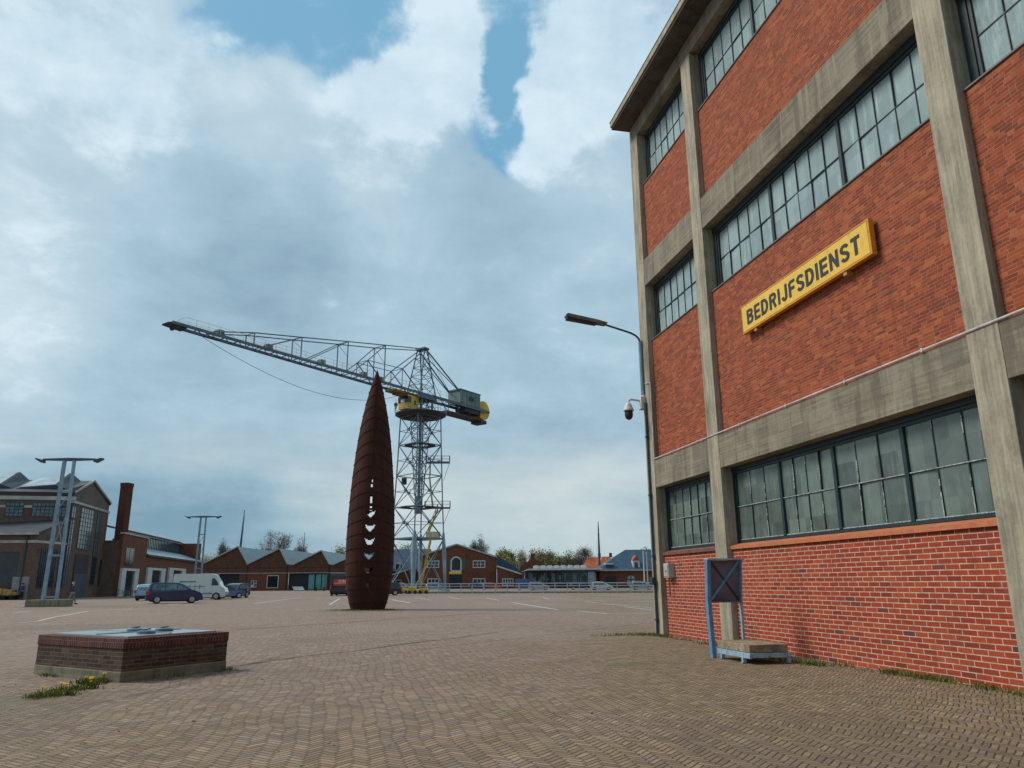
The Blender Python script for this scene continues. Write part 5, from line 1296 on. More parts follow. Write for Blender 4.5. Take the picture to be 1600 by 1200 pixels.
# ---------------------------------------------------------------- vehicles
def vehicle(name, lab, cat, loc, rz, paint, L=4.26, W=1.8, H=1.6, kind='mpv', group=None, scale=1.0, glass='glass_dark'):
    t = thing(name, lab, cat, loc, rz, group); t.scale = (scale, scale, scale)
    if kind == 'mpv': out = [(.0, .32), (.02, .62), (.10, .86), (.13, 1.02), (.24, 1.42), (.34, 1.58), (1.1, 1.62), (2.3, 1.58), (2.65, 1.46), (3.35, 1.06), (3.95, .88), (4.2, .68), (4.26, .42), (4.2, .26)]; belt = .98; wl = [(.35, 1.02), (.42, 1.36), (.62, 1.48), (1.30, 1.50), (1.30, 1.0)], [(1.38, 1.0), (1.38, 1.50), (2.20, 1.50), (2.2, .99)], [(2.28, .99), (2.28, 1.46), (2.52, 1.38), (3.05, 1.02)]; ax = (.80, 3.42); wr = .32
    elif kind == 'hatch': out = [(.0, .30), (.02, .60), (.08, .85), (.30, 1.22), (.48, 1.42), (1.2, 1.48), (2.1, 1.44), (2.45, 1.32), (3.05, .96), (3.65, .82), (3.88, .62), (3.92, .38), (3.86, .24)]; belt = .88; wl = [(.42, .95), (.62, 1.30), (1.25, 1.36), (1.25, .92)], [(1.33, .92), (1.33, 1.37), (2.1, 1.33), (2.75, .94)]; ax = (.68, 3.15); wr = .30
    elif kind == 'wagon': out = [(.0, .32), (.02, .70), (.08, .98), (.28, 1.50), (.45, 1.62), (1.6, 1.66), (2.5, 1.60), (2.8, 1.48), (3.4, 1.08), (4.2, .96), (4.45, .70), (4.5, .42), (4.42, .26)]; belt = 1.0; wl = [(.35, 1.05), (.50, 1.45), (1.30, 1.50), (1.30, 1.03)], [(1.38, 1.03), (1.38, 1.51), (2.2, 1.49), (2.2, 1.02)], [(2.28, 1.02), (2.28, 1.48), (2.6, 1.42), (3.1, 1.04)]; ax = (.85, 3.6); wr = .35
    elif kind == 'van': out = [(.0, .35), (.0, 1.0), (.03, 2.35), (.12, 2.48), (3.9, 2.50), (4.25, 2.42), (4.75, 1.75), (4.95, 1.32), (5.35, 1.10), (5.5, .75), (5.52, .40), (5.42, .28)]; belt = 1.3; wl = ([(4.0, 1.38), (4.0, 2.05), (4.28, 2.05), (4.62, 1.65), (4.72, 1.38)],); ax = (1.0, 4.55); wr = .35
    sx_ = L / out[-2][0] if kind != 'van' else L / 5.52; sz_ = H / max(p[1] for p in out)
    out = [(x * sx_, z * sz_) for x, z in out]; ax = [a * sx_ for a in ax]; belt *= sz_
    # wheel arches cut along the bottom edge, walked from front to rear
    zb_ = .24
    bottom = []
    for a in sorted(ax, reverse=True):
        r_ = wr + .05
        for i in range(0, 9): th = pi * i / 8; bottom.append((a + cos(th) * r_, wr * .9 + sin(th) * r_ * 1.0)) if i not in () else None
        bottom[-9] = (a + r_, zb_); bottom[-1] = (a - r_, zb_)
    poly = out + bottom
    tum = .16 if kind != 'van' else .07
    def yy(z): return W / 2 - max(0, z - belt) / max(.01, (H - belt)) * tum - (0.05 if z < .3 else 0)
    v = [(x, yy(z), z) for x, z in poly] + [(x, -yy(z), z) for x, z in poly]; n = len(poly)
    bm = bmesh.new(); bv = [bm.verts.new(p) for p in v]
    bm.faces.new(bv[:n][::-1]); bm.faces.new(bv[n:])
    for i in range(n): bm.faces.new((bv[i], bv[(i + 1) % n], bv[n + (i + 1) % n], bv[n + i]))
    bmesh.ops.triangulate(bm, faces=[f for f in bm.faces if len(f.verts) > 4]); bmesh.ops.recalc_face_normals(bm, faces=bm.faces)
    me = bpy.data.meshes.new('body'); bm.to_mesh(me); bm.free(); me.materials.append(paint)
    o = bpy.data.objects.new('body', me); COL.objects.link(o); o.parent = t; me.transform(Matrix.Translation((-L / 2, 0, 0)))
    bv_ = o.modifiers.new('b', 'BEVEL'); bv_.width = .06; bv_.segments = 3; bv_.limit_method = 'ANGLE'; bv_.angle_limit = radians(38)
    for w_ in wl:
        w_ = [(x * sx_, z * sz_) for x, z in w_]
        for s_ in (-1, 1):
            q = MB(); k = len(w_); vv = [(x - L / 2, s_ * (yy(z) + .012), z) for x, z in w_] + [(x - L / 2, s_ * (yy(z) - .02), z) for x, z in w_]
            q._add(vv, [tuple(range(k)), tuple(range(2 * k - 1, k - 1, -1))] + [(i, k + i, k + (i + 1) % k, (i + 1) % k) for i in range(k)]); q.build('side_window', M[glass], t)
    # windscreen & rear window
    def edge_panel(i, t0, t1, nm, mat, m_=.12, off=.015):
        (xa, za), (xb, zb2) = out[i], out[i + 1]; q = MB(); d = Vector((xb - xa, 0, zb2 - za)); nrm = Vector((-(zb2 - za), 0, xb - xa)).normalized() * off
        pts_ = []
        for tt, s_ in ((t0, 1), (t1, 1), (t1, -1), (t0, -1)): x = xa + d.x * tt; z = za + d.z * tt; pts_.append((x - L / 2 + nrm.x, s_ * (yy(z) - m_), z + nrm.z))
        q._add(pts_ + [(p[0] - nrm.x * 2, p[1], p[2] - nrm.z * 2) for p in pts_], [(0, 1, 2, 3), (7, 6, 5, 4), (0, 4, 5, 1), (1, 5, 6, 2), (2, 6, 7, 3), (3, 7, 4, 0)]); q.build(nm, M[mat], t)
    if kind == 'mpv': edge_panel(8, .05, .92, 'windscreen', glass); edge_panel(3, .1, .95, 'rear_window', glass)
    if kind == 'hatch': edge_panel(7, .05, .92, 'windscreen', glass); edge_panel(2, .15, .95, 'rear_window', glass)
    if kind == 'wagon': edge_panel(7, .05, .92, 'windscreen', glass); edge_panel(2, .12, .92, 'rear_window', glass)
    if kind == 'van': edge_panel(5, .08, .95, 'windscreen', glass)
    hz = out[-3][1]
    for s_ in (-1, 1):
        q = MB(); q.box(L / 2 - .42 * sx_, L / 2 - .10, s_ * (W / 2 - .08), s_ * (W / 2 - .38), hz - .02, hz + .14); q.build('headlight', M['lamp_clear'], t, bevel=.03)
        q = MB(); zt3 = (.72, 1.02) if kind != 'van' else (.7, 1.25); q.box(-L / 2 - .015, -L / 2 + .22, s_ * (W / 2 + .012), s_ * (W / 2 - .18), zt3[0], zt3[1]); q.build('tail_light', M['lamp_red'], t, bevel=.02)
    q = MB(); q.box(L / 2 - .12, L / 2 + .03, -W / 2 + .1, W / 2 - .1, .28, .45); q.build('bumper', M['black'] if kind == 'van' else paint, t, bevel=.03)
    q = MB(); q.box(-L / 2 - .04, -L / 2 + .12, -W / 2 + .1, W / 2 - .1, .30, .50); q.build('bumper', M['black'], t, bevel=.03)
    for a in ax:
        for s_ in (-1, 1):
            q = MB(); q.tube((a - L / 2, s_ * (W / 2 - .22), wr), (a - L / 2, s_ * (W / 2 + .0), wr), wr, 24); wh = q.build('wheel', M['tyre'], t, bevel=.02)
            q = MB(); q.tube((a - L / 2, s_ * (W / 2 - .1), wr), (a - L / 2, s_ * (W / 2 + .012), wr), wr * .64, 20)
            for k in range(5):
                th = 2 * pi * k / 5; q.bar((a - L / 2, s_ * (W / 2 + .015), wr), (a - L / 2 + cos(th) * wr * .6, s_ * (W / 2 + .015), wr + sin(th) * wr * .6), .04)
            q.build('rim', M['rim'], wh)
    q = MB(); q.box(-L / 2 + .3, L / 2 - .3, -W / 2 + .25, W / 2 - .25, .16, .40); q.build('underbody', M['black'], t)
    return t
P_blue = carpaint('dark_blue_car_paint', (.008, .022, .085)); P_lb = carpaint('pale_blue_car_paint', (.17, .33, .45)); P_wh = carpaint('white_van_paint', (.58, .62, .60))
P_dk = carpaint('dark_slate_car_paint', (.022, .035, .06)); P_blk = carpaint('near_black_car_paint', (.012, .014, .022)); P_sil = carpaint('silver_car_paint', (.33, .36, .38)); P_red = carpaint('red_car_paint', (.40, .03, .03))
def side_on(px0, px1, d, dz=0):   # centre, heading to the right
    a = base(px0, d); b2 = base(px1, d + dz); c_ = (a + b2) / 2; return c_, atan2((b2 - a).y, (b2 - a).x), (b2 - a).length
c_, a_, L_ = side_on(230, 317, 64.5, 2.0)
vehicle('parked_car', 'dark blue people carrier parked side-on in front of the white van', 'car', c_, a_, P_blue, L_, 1.82, 1.70, 'mpv', 'cars parked on the square', 1.0, 'glass_teal')
c_, a_, L_ = side_on(209.5, 262, 74, 9)
vehicle('parked_car', 'light blue hatchback half hidden behind the dark blue people carrier', 'car', c_, a_, P_lb, 4.2, 1.7, 1.58, 'hatch', 'cars parked on the square', 1.0, 'glass_teal')
c_, a_, L_ = side_on(273, 356, 79, 1.0)
vn = vehicle('parked_van', 'white high-roofed panel van parked behind the dark blue car', 'van', c_, a_, P_wh, L_, 2.0, 2.55, 'van')
q = MB()
for i in range(14): x_ = -1.9 + i * .11; q.box(x_, x_ + random.uniform(.05, .09), -1.003, -.985, 1.72, 1.72 + random.uniform(.08, .16))
for i in range(3): q.box(-.9 + i * .45, -.87 + i * .45, -1.006, -.985, .95, 1.5)
q.box(-1.4, .6, -1.006, -.985, 1.30, 1.33); q.box(-2.4, 1.3, -1.02, -.985, .62, .68); q.build('side_trim', M['pole_dark'], vn)
c_, a_, L_ = side_on(346, 365, 84, 14)
vehicle('parked_car', 'blue hatchback nose just showing past the front of the white van', 'car', base(354, 86), a_ - 1.1, carpaint('mid_blue_car_paint', (.05, .10, .19)), 3.8, 1.65, 1.45, 'hatch', 'cars parked on the square')
c_, a_, L_ = side_on(350, 382, 88, 6)
vehicle('parked_car', 'dark estate car with red tail light right of the white van', 'car', base(368, 90), a_ + pi - .1, P_dk, 4.0, 1.75, 1.62, 'wagon', 'cars parked on the square')
bv_ = base(527.5, 99)
rv = vehicle('parked_van', 'black van seen from behind with red rear advert, left of the sculpture', 'van', bv_ + HF * 2.6, pi / 2 - YAW + .04, P_blk, 5.2, 2.15, 2.72, 'van')
# rear: window, red advert, lines
q = MB(); q.box(-2.66, -2.605, -.85, .85, 1.05, 2.45); rw_ = q.build('rear_window', M['glass_dark'], rv)
q = MB(); q.box(-2.69, -2.665, -1.0, .62, 1.25, 2.02); ad = q.build('advert', simple('red_advert_film', (.62, .03, .03), .5, 0, .1, 1, dirt=(.5, .06, .03)), rv)
text_mesh('SIN', M['white'], ad, .95, .34, Matrix(((0, 0, -1, -2.693), (-1, 0, 0, -.45), (0, 1, 0, 1.80), (0, 0, 0, 1))), .004, .02)
q = MB(); q.box(-2.697, -2.691, -.95, .58, 1.52, 1.58); q.build('advert_line', M['white'], ad)
q = MB(); q.box(-2.69, -2.61, -.9, .9, .85, .90); q.box(-2.69, -2.61, -.9, .9, .60, .66); q.box(-2.69, -2.61, -.02, .02, .91, 1.2); q.build('rear_trim', M['pole_dark'], rv)
q = MB(); q.box(-2.55, 1.2, -.95, .95, 2.70, 2.76); q.build('roof_rail', M['panel_roof'], rv)
vehicle('parked_car', 'dark car seen from the front corner just right of the sculpture', 'car', base(600, 100), pi + .25 - .2, P_blk, 4.4, 1.8, 1.6, 'mpv', 'cars parked on the square')
# cars beyond the railing
for (px, d, kd, pt_, lab, rz) in ((680, 168, 'hatch', 'P_lb', 'pale blue car beyond the railing at the crane leg', 0), (747, 170, 'hatch', 'P_bl', 'blue car beyond the railing below the right lower window', 0), (768, 172, 'hatch', 'P_rd', 'red car beyond the railing', 0),
                                (823, 160, 'van', 'P_bl', 'blue van beyond the railing in front of the pavilion', 0), (842, 152, 'wagon', 'P_sl', 'silver estate car beyond the railing in front of the pavilion', 0), (906, 158, 'hatch', 'P_bl', 'small blue car beyond the railing near the grey pavilion panel', 0),
                                (940, 148, 'hatch', 'P_wh', 'white hatchback beyond the railing under the mast', 0), (1003, 150, 'wagon', 'P_sl', 'grey estate car beyond the railing in front of the arched window', 0), (628, 166, 'wagon', 'P_sl', 'silver car beyond the railing left of the crane legs', 0)):
    pm = {'P_lb': P_lb, 'P_bl': carpaint('harbour_blue_paint', (.03, .09, .25)) if kd == 'van' else P_blue, 'P_rd': P_red, 'P_sl': P_sil, 'P_wh': P_wh}[pt_]
    vehicle('parked_car' if kd != 'van' else 'parked_van', lab, 'van' if kd == 'van' else 'car', base(px, d), -YAW + rz, pm, 4.2 if kd != 'van' else 4.6, 1.8, {'hatch': 1.55, 'wagon': 1.6, 'van': 2.2}[kd], kd, 'vehicles parked beyond the railing', 1.0)

# bicycles at the range wall and sheds' bits
def bicycle(px, d, lab, rz):
    t = thing('bicycle', lab, 'bicycle', base(px, d), -YAW + rz, 'bicycles against the range wall')
    for x_ in (-.52, .52):
        q = MB(); n = 16
        for i in range(n): a, b2 = 2 * pi * i / n, 2 * pi * (i + 1) / n; q.bar((x_ + cos(a) * .33, 0, .34 + sin(a) * .33), (x_ + cos(b2) * .33, 0, .34 + sin(b2) * .33), .035)
        for i in range(6): a = pi * i / 6; q.bar((x_ - cos(a) * .32, 0, .34 - sin(a) * .32), (x_ + cos(a) * .32, 0, .34 + sin(a) * .32), .008)
        q.build('wheel', M['tyre'], t)
    q = MB(); q.path([(-.52, 0, .34), (-.05, 0, .32), (.36, 0, .82), (-.2, 0, .8), (-.05, 0, .32)], .018, 6); q.path([(-.52, 0, .34), (-.2, 0, .8)], .014, 6); q.path([(.52, 0, .34), (.34, 0, .95)], .016, 6); q.build('frame', M['black'], t)
    q = MB(); q.box(-.34, -.12, -.06, .06, .92, .97); q.tube((-.2, 0, .8), (-.23, 0, .93), .015, 6); q.build('saddle', M['black'], t)
    q = MB(); q.tube((.34, -.26, 1.0), (.34, .26, 1.0), .015, 6); q.tube((.34, 0, .93), (.34, 0, 1.0), .015, 6); q.build('handlebar', M['black'], t)
bicycle(188, 100, 'bicycle leaning by the first white door surround', .1); bicycle(203, 102, 'bicycle standing just left of the light blue car', -.1)
# outdoor table + leaning board before the turquoise doors
tb = thing('terrace_table', 'small dark terrace table before the turquoise glass doors', 'table', base(500.5, 165), -YAW)
q = MB(); q.box(-1.0, 1.0, -.4, .4, .7, .78); q.build('tabletop', M['glass_teal'], tb)
for x_ in (-.85, .85): q = MB(); q.box(x_ - .12, x_ + .12, -.3, .3, 0, .699); q.build('leg', M['black'], tb)
bd = thing('leaning_board', 'pale blue board leaning in the dark recess of the shed', 'board', base(467, 172), -YAW)
q = MB(); q.slab([(-1.4, -.2, .9), (.9, -.2, .9), (1.5, -.6, .15), (-.9, -.6, .15)], .06); q.build('panel', M['panel_roof'], bd)
for x_ in (-.7, .9): q = MB(); q.bar((x_, 0, 0), (x_, -.3, .8), .06); q.build('leg', M['black'], bd)

# ---------------------------------------------------------------- people
def skinned(name, pts, edges, mat, parent):
    me = bpy.data.meshes.new(name); me.from_pydata([p[:3] for p in pts], edges, []); o = bpy.data.objects.new(name, me); COL.objects.link(o); o.parent = parent
    sk_ = o.modifiers.new('skin', 'SKIN')
    for i, p in enumerate(pts):
        v = me.skin_vertices[0].data[i]; v.radius = (p[3], p[4] if len(p) > 4 else p[3]); v.use_root = (i == 0)
    sb = o.modifiers.new('sub', 'SUBSURF'); sb.levels = 1; sb.render_levels = 2
    sk_.use_smooth_shade = True
    me.materials.append(mat); return o
def person(lab, loc, rz, jacket, trousers, hair, stride=.28, white_cap=False, bag=False):
    t = thing('person', lab, 'person', loc, rz)
    s_ = stride
    body = [(0, 0, .95, .13, .10), (0, 0, 1.12, .115, .09), (0, .02, 1.32, .15, .10), (0, .02, 1.46, .06), (0, .03, 1.54, .052), (0, .045, 1.64, .085, .095), (0, .04, 1.72, .07, .075),
            (-.17, .02, 1.42, .055), (-.24, -.06, 1.15, .043), (-.22, .10, .94, .034), (-.215, .15, .86, .03),
            (.17, .02, 1.42, .055), (.24, .08, 1.15, .043), (.22, -.02, .93, .034), (.215, -.05, .85, .03),
            (-.09, 0, .86, .085), (-.09, s_ * .55, .48, .06), (-.09, s_, .09, .042), (-.09, s_ + .15, .04, .035),
            (.09, 0, .86, .085), (.09, -s_ * .35, .48, .06), (.09, -s_ * 1.15, .13, .042), (.09, -s_ * 1.0, .03, .035)]
    ed = [(0, 1), (1, 2), (2, 3), (3, 4), (4, 5), (5, 6), (2, 7), (7, 8), (8, 9), (9, 10), (2, 11), (11, 12), (12, 13), (13, 14), (0, 15), (15, 16), (16, 17), (17, 18), (0, 19), (19, 20), (20, 21), (21, 22)]
    skinned('body', body, ed, M['skin'], t)
    jk = [(0, 0, .92, .17, .125), (0, 0, 1.12, .15, .115), (0, .02, 1.34, .185, .13), (0, .02, 1.46, .09), (-.18, .02, 1.42, .075), (-.25, -.06, 1.15, .06), (-.225, .09, .97, .05), (.18, .02, 1.42, .075), (.25, .08, 1.15, .06), (.225, -.01, .97, .05)]
    skinned('jacket', jk, [(0, 1), (1, 2), (2, 3), (2, 4), (4, 5), (5, 6), (2, 7), (7, 8), (8, 9)], jacket, t)
    tr = [(0, 0, .93, .145, .12), (-.09, 0, .84, .10), (-.09, s_ * .55, .48, .078), (-.09, s_, .12, .06), (.09, 0, .84, .10), (.09, -s_ * .35, .48, .078), (.09, -s_ * 1.12, .16, .06)]
    skinned('trousers', tr, [(0, 1), (1, 2), (2, 3), (0, 4), (4, 5), (5, 6)], trousers, t)
    skinned('hair', [(0, .01, 1.70, .085, .09), (0, .0, 1.76, .07, .075), (0, -.03, 1.64, .07, .05)], [(0, 1), (0, 2)], hair, t)
    for x_, y_, z_ in ((-.09, s_ + .02, .0), (.09, -s_ * 1.12, .03)):
        q = MB(); q.prism([(y_ - .09, z_), (y_ + .19, z_), (y_ + .17, z_ + .06), (y_ + .02, z_ + .10), (y_ - .09, z_ + .09)], 'x', x_ - .045, x_ + .045); q.build('shoe', M['black'], t, bevel=.015)
    return t
J1 = simple('navy_jacket_cloth', (.015, .03, .06), .8); J2 = simple('royal_blue_jacket_cloth', (.02, .03, .25), .8); T1 = simple('grey_trouser_cloth', (.16, .17, .19), .85); T2 = simple('dark_trouser_cloth', (.02, .02, .03), .85); HG = simple('silver_hair', (.5, .49, .46), .8); HB = simple('brown_hair', (.05, .03, .02), .8)
pp = gnd(110.5, 944.3); person('person with silver hair in a navy jacket and grey trousers walking', Vector((pp.x, pp.y, 0)), -YAW - pi / 2 + .25, J1, T1, HG, .30)
person('person in a royal blue jacket standing behind the timber trolley', base(36, 86), -YAW + pi / 2, J2, T2, HB, .06)

# ---------------------------------------------------------------- trees
def tree(px, ytop, wpx, d, style, lab, seed, group):
    rnd = random.Random(seed); b_ = base(px, d); Ht = G(px, ytop, d).z; R = wpx * d / 1215 / 2
    t = thing('tree', lab, 'tree', b_, rnd.uniform(0, 6), group)
    tr = MB(); tips = []; segs = 0
    def grow(p, dr, ln, r, lv):
        nonlocal segs
        n = 3 if lv < 3 else 2
        for i in range(n):
            q_ = p + dr * (ln / n); tr.tube(p, q_, r, 5 if lv < 2 else 3, r * .78, cap=False); segs += 1; r *= .78
            p = q_; dr = (dr + Vector((rnd.gauss(0, .12), rnd.gauss(0, .12), .10 if style != 'bare' else .06))).normalized()
            if lv >= 2: tips.append((p.copy(), dr.copy()))
            if lv < 5 and (i > 0 or lv > 0):
                for _ in range(2 if lv < 4 else 1):
                    az = rnd.uniform(0, 2 * pi); sp = rnd.uniform(.45, .95) if style != 'poplar' else rnd.uniform(.2, .45)
                    a = dr.orthogonal().normalized(); a.rotate(Matrix.Rotation(az, 3, dr)); nd = (dr * cos(sp) + a * sin(sp)).normalized()
                    nd.z = max(nd.z, .05); grow(p, nd, ln * rnd.uniform(.5, .75), r * .68, lv + 1)
    grow(Vector((0, 0, 0)), Vector((0, 0, 1)), Ht * .5, Ht * .022, 0)
    # rescale the crown to its real height and spread
    mz = max(v[2] for v in tr.v); mr = sorted(sqrt(v[0] ** 2 + v[1] ** 2) for v in tr.v)[int(len(tr.v) * .96)]
    kz = Ht / mz; kr = R / max(mr, .1)
    tr.v = [(x * kr, y * kr, z * kz) for x, y, z in tr.v]
    tr.build('trunk', M['twig'] if style == 'bare' else M['bark'], t, fix=False)
    lf = MB(); nl = {'bare': 3000, 'willow': 5200, 'bud': 3600}.get(style, 3600); sz = {'bare': .10, 'willow': .22, 'bud': .16}.get(style, .2) * (d / 240)
    for _ in range(nl):
        p, dr = tips[rnd.randrange(len(tips))]; p = Vector((p.x * kr, p.y * kr, p.z * kz)); sp = .35 if style == 'bare' else .75
        p += Vector((rnd.gauss(0, sp), rnd.gauss(0, sp), rnd.gauss(0, sp * .9)))
        a = Vector((rnd.gauss(0, 1), rnd.gauss(0, 1), rnd.gauss(0, 1))).normalized(); b2 = a.orthogonal().normalized(); s_ = sz * rnd.uniform(.6, 1.5)
        if style == 'bare': # fine twig slivers
            u_ = Vector((dr.x * kr, dr.y * kr, dr.z * kz)) + a * .7; u_.normalize(); w_ = u_.orthogonal().normalized() * .05; l_ = rnd.uniform(.6, 1.5)
            lf._add([p - w_, p + w_, p + u_ * l_], [(0, 1, 2)])
        else: lf._add([p - a * s_, p + b2 * s_ * .6, p + a * s_, p - b2 * s_ * .6], [(0, 1, 2, 3)])
    mt = {'bare': 'twig', 'willow': rnd.choice(['leaf_olive', 'leaf_olive', 'leaf_pale']), 'bud': 'leaf_brown'}.get(style, 'leaf_olive')
    if style == 'pale': mt = 'leaf_pale'
    lf.build('crown', M[mt], t, fix=False)
G1 = 'trees beyond the harbour'; G2 = 'trees behind the gabled sheds'
tl_ = [(323, 862, 34, 235, 'bud', 'brown budding tree behind the range roof', G2), (348, 843, 22, 245, 'bare', 'thin bare tree left of the first mast', G2), (338, 866, 26, 240, 'bud', 'low brown thicket left of the leftmost shed peak', G2),
       (427, 829, 46, 240, 'bare', 'large twiggy bare tree behind the second shed peak', G2), (410, 856, 26, 245, 'bare', 'smaller bare tree left of the large twiggy one', G2), (472, 838, 26, 250, 'bare', 'narrow bare tree round the short mast', G2), (495, 862, 24, 255, 'bud', 'low brown tree behind the third shed peak', G2),
       (530, 850, 40, 258, 'pale', 'pale green tree left of the sculpture', G2), (545, 846, 26, 262, 'bud', 'brown tree directly left of the sculpture', G2),
       (632, 848, 34, 262, 'pale', 'pale green tree between sculpture and crane', G1), (655, 856, 26, 262, 'willow', 'green tree behind the crane legs', G1), (700, 854, 34, 265, 'bud', 'brown tree behind the gable peak', G1),
       (742, 834, 30, 262, 'bare', 'tall bare tree right of the gable peak', G1), (754, 852, 24, 262, 'bare', 'lower bare tree beside the tall one', G1), (727, 852, 22, 268, 'bare', 'small bare tree just right of the gable peak', G1),
       (783, 860, 26, 262, 'willow', 'leftmost olive willow of the harbour row', G1), (797, 856, 30, 268, 'willow', 'tall olive willow above the lean-to', G1), (815, 858, 26, 262, 'bud', 'brownish willow left of the small chimney', G1), (833, 855, 30, 272, 'willow', 'olive willow behind the small chimney', G1),
       (850, 859, 24, 262, 'bud', 'brownish willow right of the small chimney', G1), (864, 861, 24, 268, 'willow', 'willow above the left half of the pavilion', G1), (880, 862, 26, 262, 'willow', 'green willow left of the spreading bare tree', G1),
       (910, 850, 58, 250, 'bare', 'wide spreading bare tree above the pavilion', G1), (893, 868, 28, 266, 'willow', 'low willow beneath the spreading bare tree', G1), (925, 866, 22, 270, 'bare', 'small bare tree left of the orange roofs', G1), (1008, 857, 30, 235, 'willow', 'green tree top above the hipped roof', G1), (966, 872, 16, 262, 'willow', 'small green tree between orange roof and slate roof', G1)]
for i, (px, yt, wp, d, st, lab, gr) in enumerate(tl_): tree(px, yt, wp, d, st, lab, 100 + i, gr)

# ---------------------------------------------------------------- weeds
def weeds(name, lab, spots, mat, hmin=.04, hmax=.14):
    q = MB(); rnd = random.Random(len(lab))
    for (cx_, cy_, rx, ry, n) in spots:
        for _ in range(n):
            x_ = cx_ + rnd.gauss(0, rx); y_ = cy_ + rnd.gauss(0, ry); h_ = rnd.uniform(hmin, hmax); a = rnd.uniform(0, 2 * pi); w_ = h_ * rnd.uniform(.08, .16)
            dx_, dy_ = cos(a), sin(a); lx, ly_ = rnd.gauss(0, h_ * .5), rnd.gauss(0, h_ * .5)
            q._add([(x_ - dx_ * w_, y_ - dy_ * w_, 0), (x_ + dx_ * w_, y_ + dy_ * w_, 0), (x_ + dx_ * w_ * .7 + lx * .5, y_ + dy_ * w_ * .7 + ly_ * .5, h_ * .6), (x_ + lx, y_ + ly_, h_), (x_ - dx_ * w_ * .7 + lx * .5, y_ - dy_ * w_ * .7 + ly_ * .5, h_ * .6)], [(0, 1, 2, 3, 4)])
    return tag(q.build(name, M[mat], fix=False), lab, 'weeds', kind='stuff')
sp = []
rw = random.Random(5)
for _ in range(26):
    y_ = rw.uniform(6.5, 13.2); sp.append((XB - .10 - rw.random() * .06, y_, .05, rw.uniform(.06, .25), rw.randint(12, 70)))
sp += [(XB - .15, 8.9, .07, .25, 260), (XB - .12, 10.9, .06, .2, 170), (XB - .14, 11.8, .05, .15, 120), (8.45, 13.3, .1, .2, 200), (8.35, 14.1, .08, .3, 160), (XB - .2, 7.8, .1, .3, 220)]
weeds('weeds', 'green weeds in the joint at the foot of the brick wall', sp, 'grass', .03, .09)
weeds('weeds', 'pale moss and low weeds in the paving joints along the wall', [(XB - .35 - rw.random() * .3, rw.uniform(8, 14), .22, .35, 60) for _ in range(16)], 'grass', .01, .03)
weeds('weeds', 'dry brown weeds scattered along the wall foot', [(XB - .22 - rw.random() * .12, rw.uniform(8, 20), .12, .3, 45) for _ in range(24)], 'grass_dry', .02, .07)
weeds('weeds', 'grass clump at the foot of the corner pillar', [(8.65, 21.6, .25, .25, 500), (8.2, 21.9, .4, .2, 300), (7.6, 21.7, .4, .1, 120), (8.75, 20.9, .08, .4, 200)], 'grass', .02, .075)
weeds('weeds', 'grass fringe round the foot of the rusty sculpture', [(SC.x - 1.0, SC.y - .4, .3, .3, 500), (SC.x + 1.1, SC.y - .3, .35, .3, 350), (SC.x, SC.y - 1.0, .7, .15, 400), (SC.x - 1.6, SC.y - .2, .6, .25, 260)], 'grass', .02, .10)
dn = [gnd(a, b_) for a, b_ in ((145, 1070), (158, 1066), (170, 1064), (150, 1062), (140, 1076), (120, 1078), (100, 1080), (88, 1084), (75, 1088), (104, 1086), (130, 1068))]
weeds('weeds', 'dandelion leaves and weeds in front of the brick plinth', [(p.x, p.y, .09, .07, 90) for p in dn] + [(pc.x + .6, pc.y + .55, .3, .25, 60), (-2.0, 15.2, .15, .1, 60)], 'grass', .03, .09)
weeds('weeds', 'weeds along the left foot of the brick plinth', [((gnd(a, b_)).x, (gnd(a, b_)).y, .07, .05, 50) for a, b_ in ((75, 1056), (85, 1057), (60, 1092), (50, 1090))], 'grass', .03, .07)
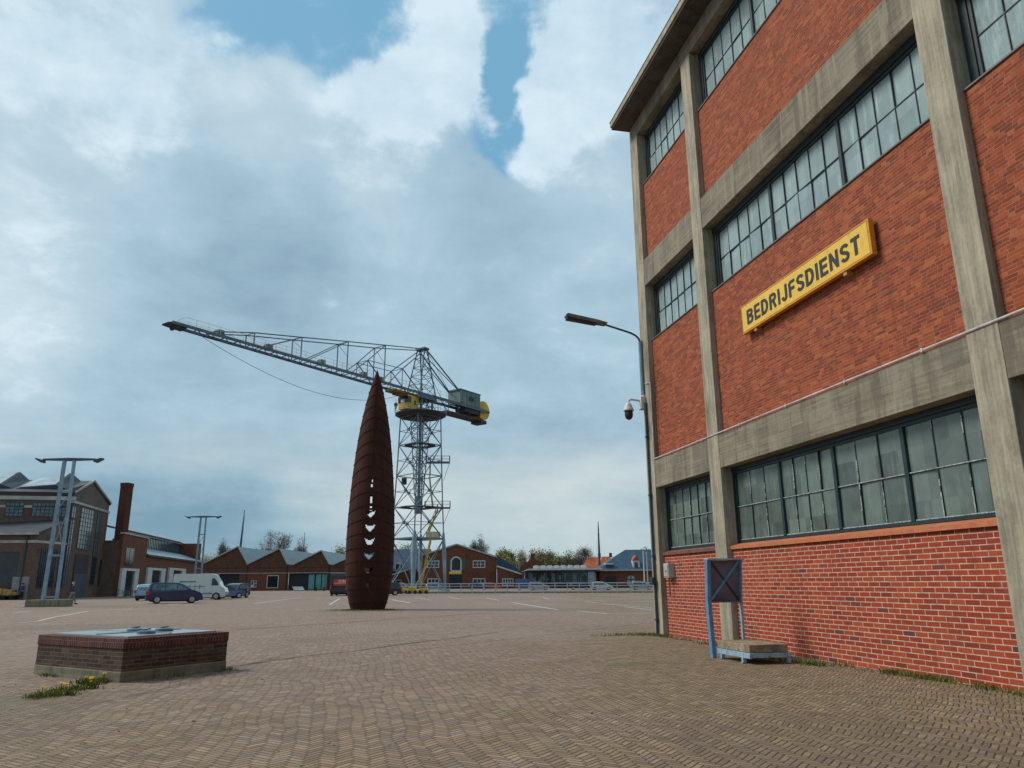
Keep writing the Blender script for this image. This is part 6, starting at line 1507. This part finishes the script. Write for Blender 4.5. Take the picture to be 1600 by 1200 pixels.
weeds('weeds', 'moss and grass round the lamp tower block', [(lt.location.x + a, lt.location.y - 1.1, .5, .15, 200) for a in (-1, 0, 1)], 'grass', .02, .07)
proto = None
rd = random.Random(11)
for i in range(16):
    p = dn[i % len(dn)]; loc = (p.x + rd.gauss(0, .05), p.y + rd.gauss(0, .04), 0)
    if proto is None:
        t = thing('dandelion', 'yellow dandelion growing in the weeds before the brick plinth', 'flower', loc, 0, 'dandelions by the plinth')
        q = MB(); q.tube((0, 0, 0), (.01, 0, .10), .004, 5); q.build('stem', M['grass'], t)
        q = MB()
        for k in range(18):
            a = 2 * pi * k / 18 + (k % 2) * .1; r_ = .028 if k % 2 else .02; q._add([(.01, 0, .10), (.01 + cos(a - .2) * r_, sin(a - .2) * r_, .112), (.01 + cos(a) * r_ * 1.15, sin(a) * r_ * 1.15, .115), (.01 + cos(a + .2) * r_, sin(a + .2) * r_, .112)], [(0, 1, 2, 3)])
        q.tube((.01, 0, .1), (.01, 0, .122), .016, 8, .009); q.build('flower_head', M['dandelion'], t)
        q = MB()
        for k in range(6): a = k * 1.05; q._add([(0, 0, .005), (cos(a - .15) * .05, sin(a - .15) * .05, .03), (cos(a) * .11, sin(a) * .11, .015), (cos(a + .15) * .05, sin(a + .15) * .05, .03)], [(0, 1, 2, 3)])
        q.build('leaves', M['grass'], t); proto = t
    else:
        t = copy_tree(proto); t.location = loc; t.rotation_euler = (0, 0, rd.uniform(0, 6)); k = rd.uniform(.8, 1.35); t.scale = (k, k, k)

# small grit lying on the paving
q = MB(); rg_ = random.Random(21)
for _ in range(260):
    r_ = rg_.uniform(3.5, 16); a = radians(rg_.uniform(-32, 42)); x_, y_ = sin(a + YAW * .5) * r_, cos(a + YAW * .5) * r_
    if x_ > XB - .2: continue
    k = rg_.uniform(.004, .011) * (1.5 if rg_.random() < .06 else 1)
    q.box(x_ - k, x_ + k * rg_.uniform(.6, 1.4), y_ - k, y_ + k, 0, k * 1.1)
tag(q.build('grit', simple('pale_grit', (.33, .29, .23), .9, 0, .4, 30)), 'small pale grit scattered over the paving', 'grit', kind='stuff')
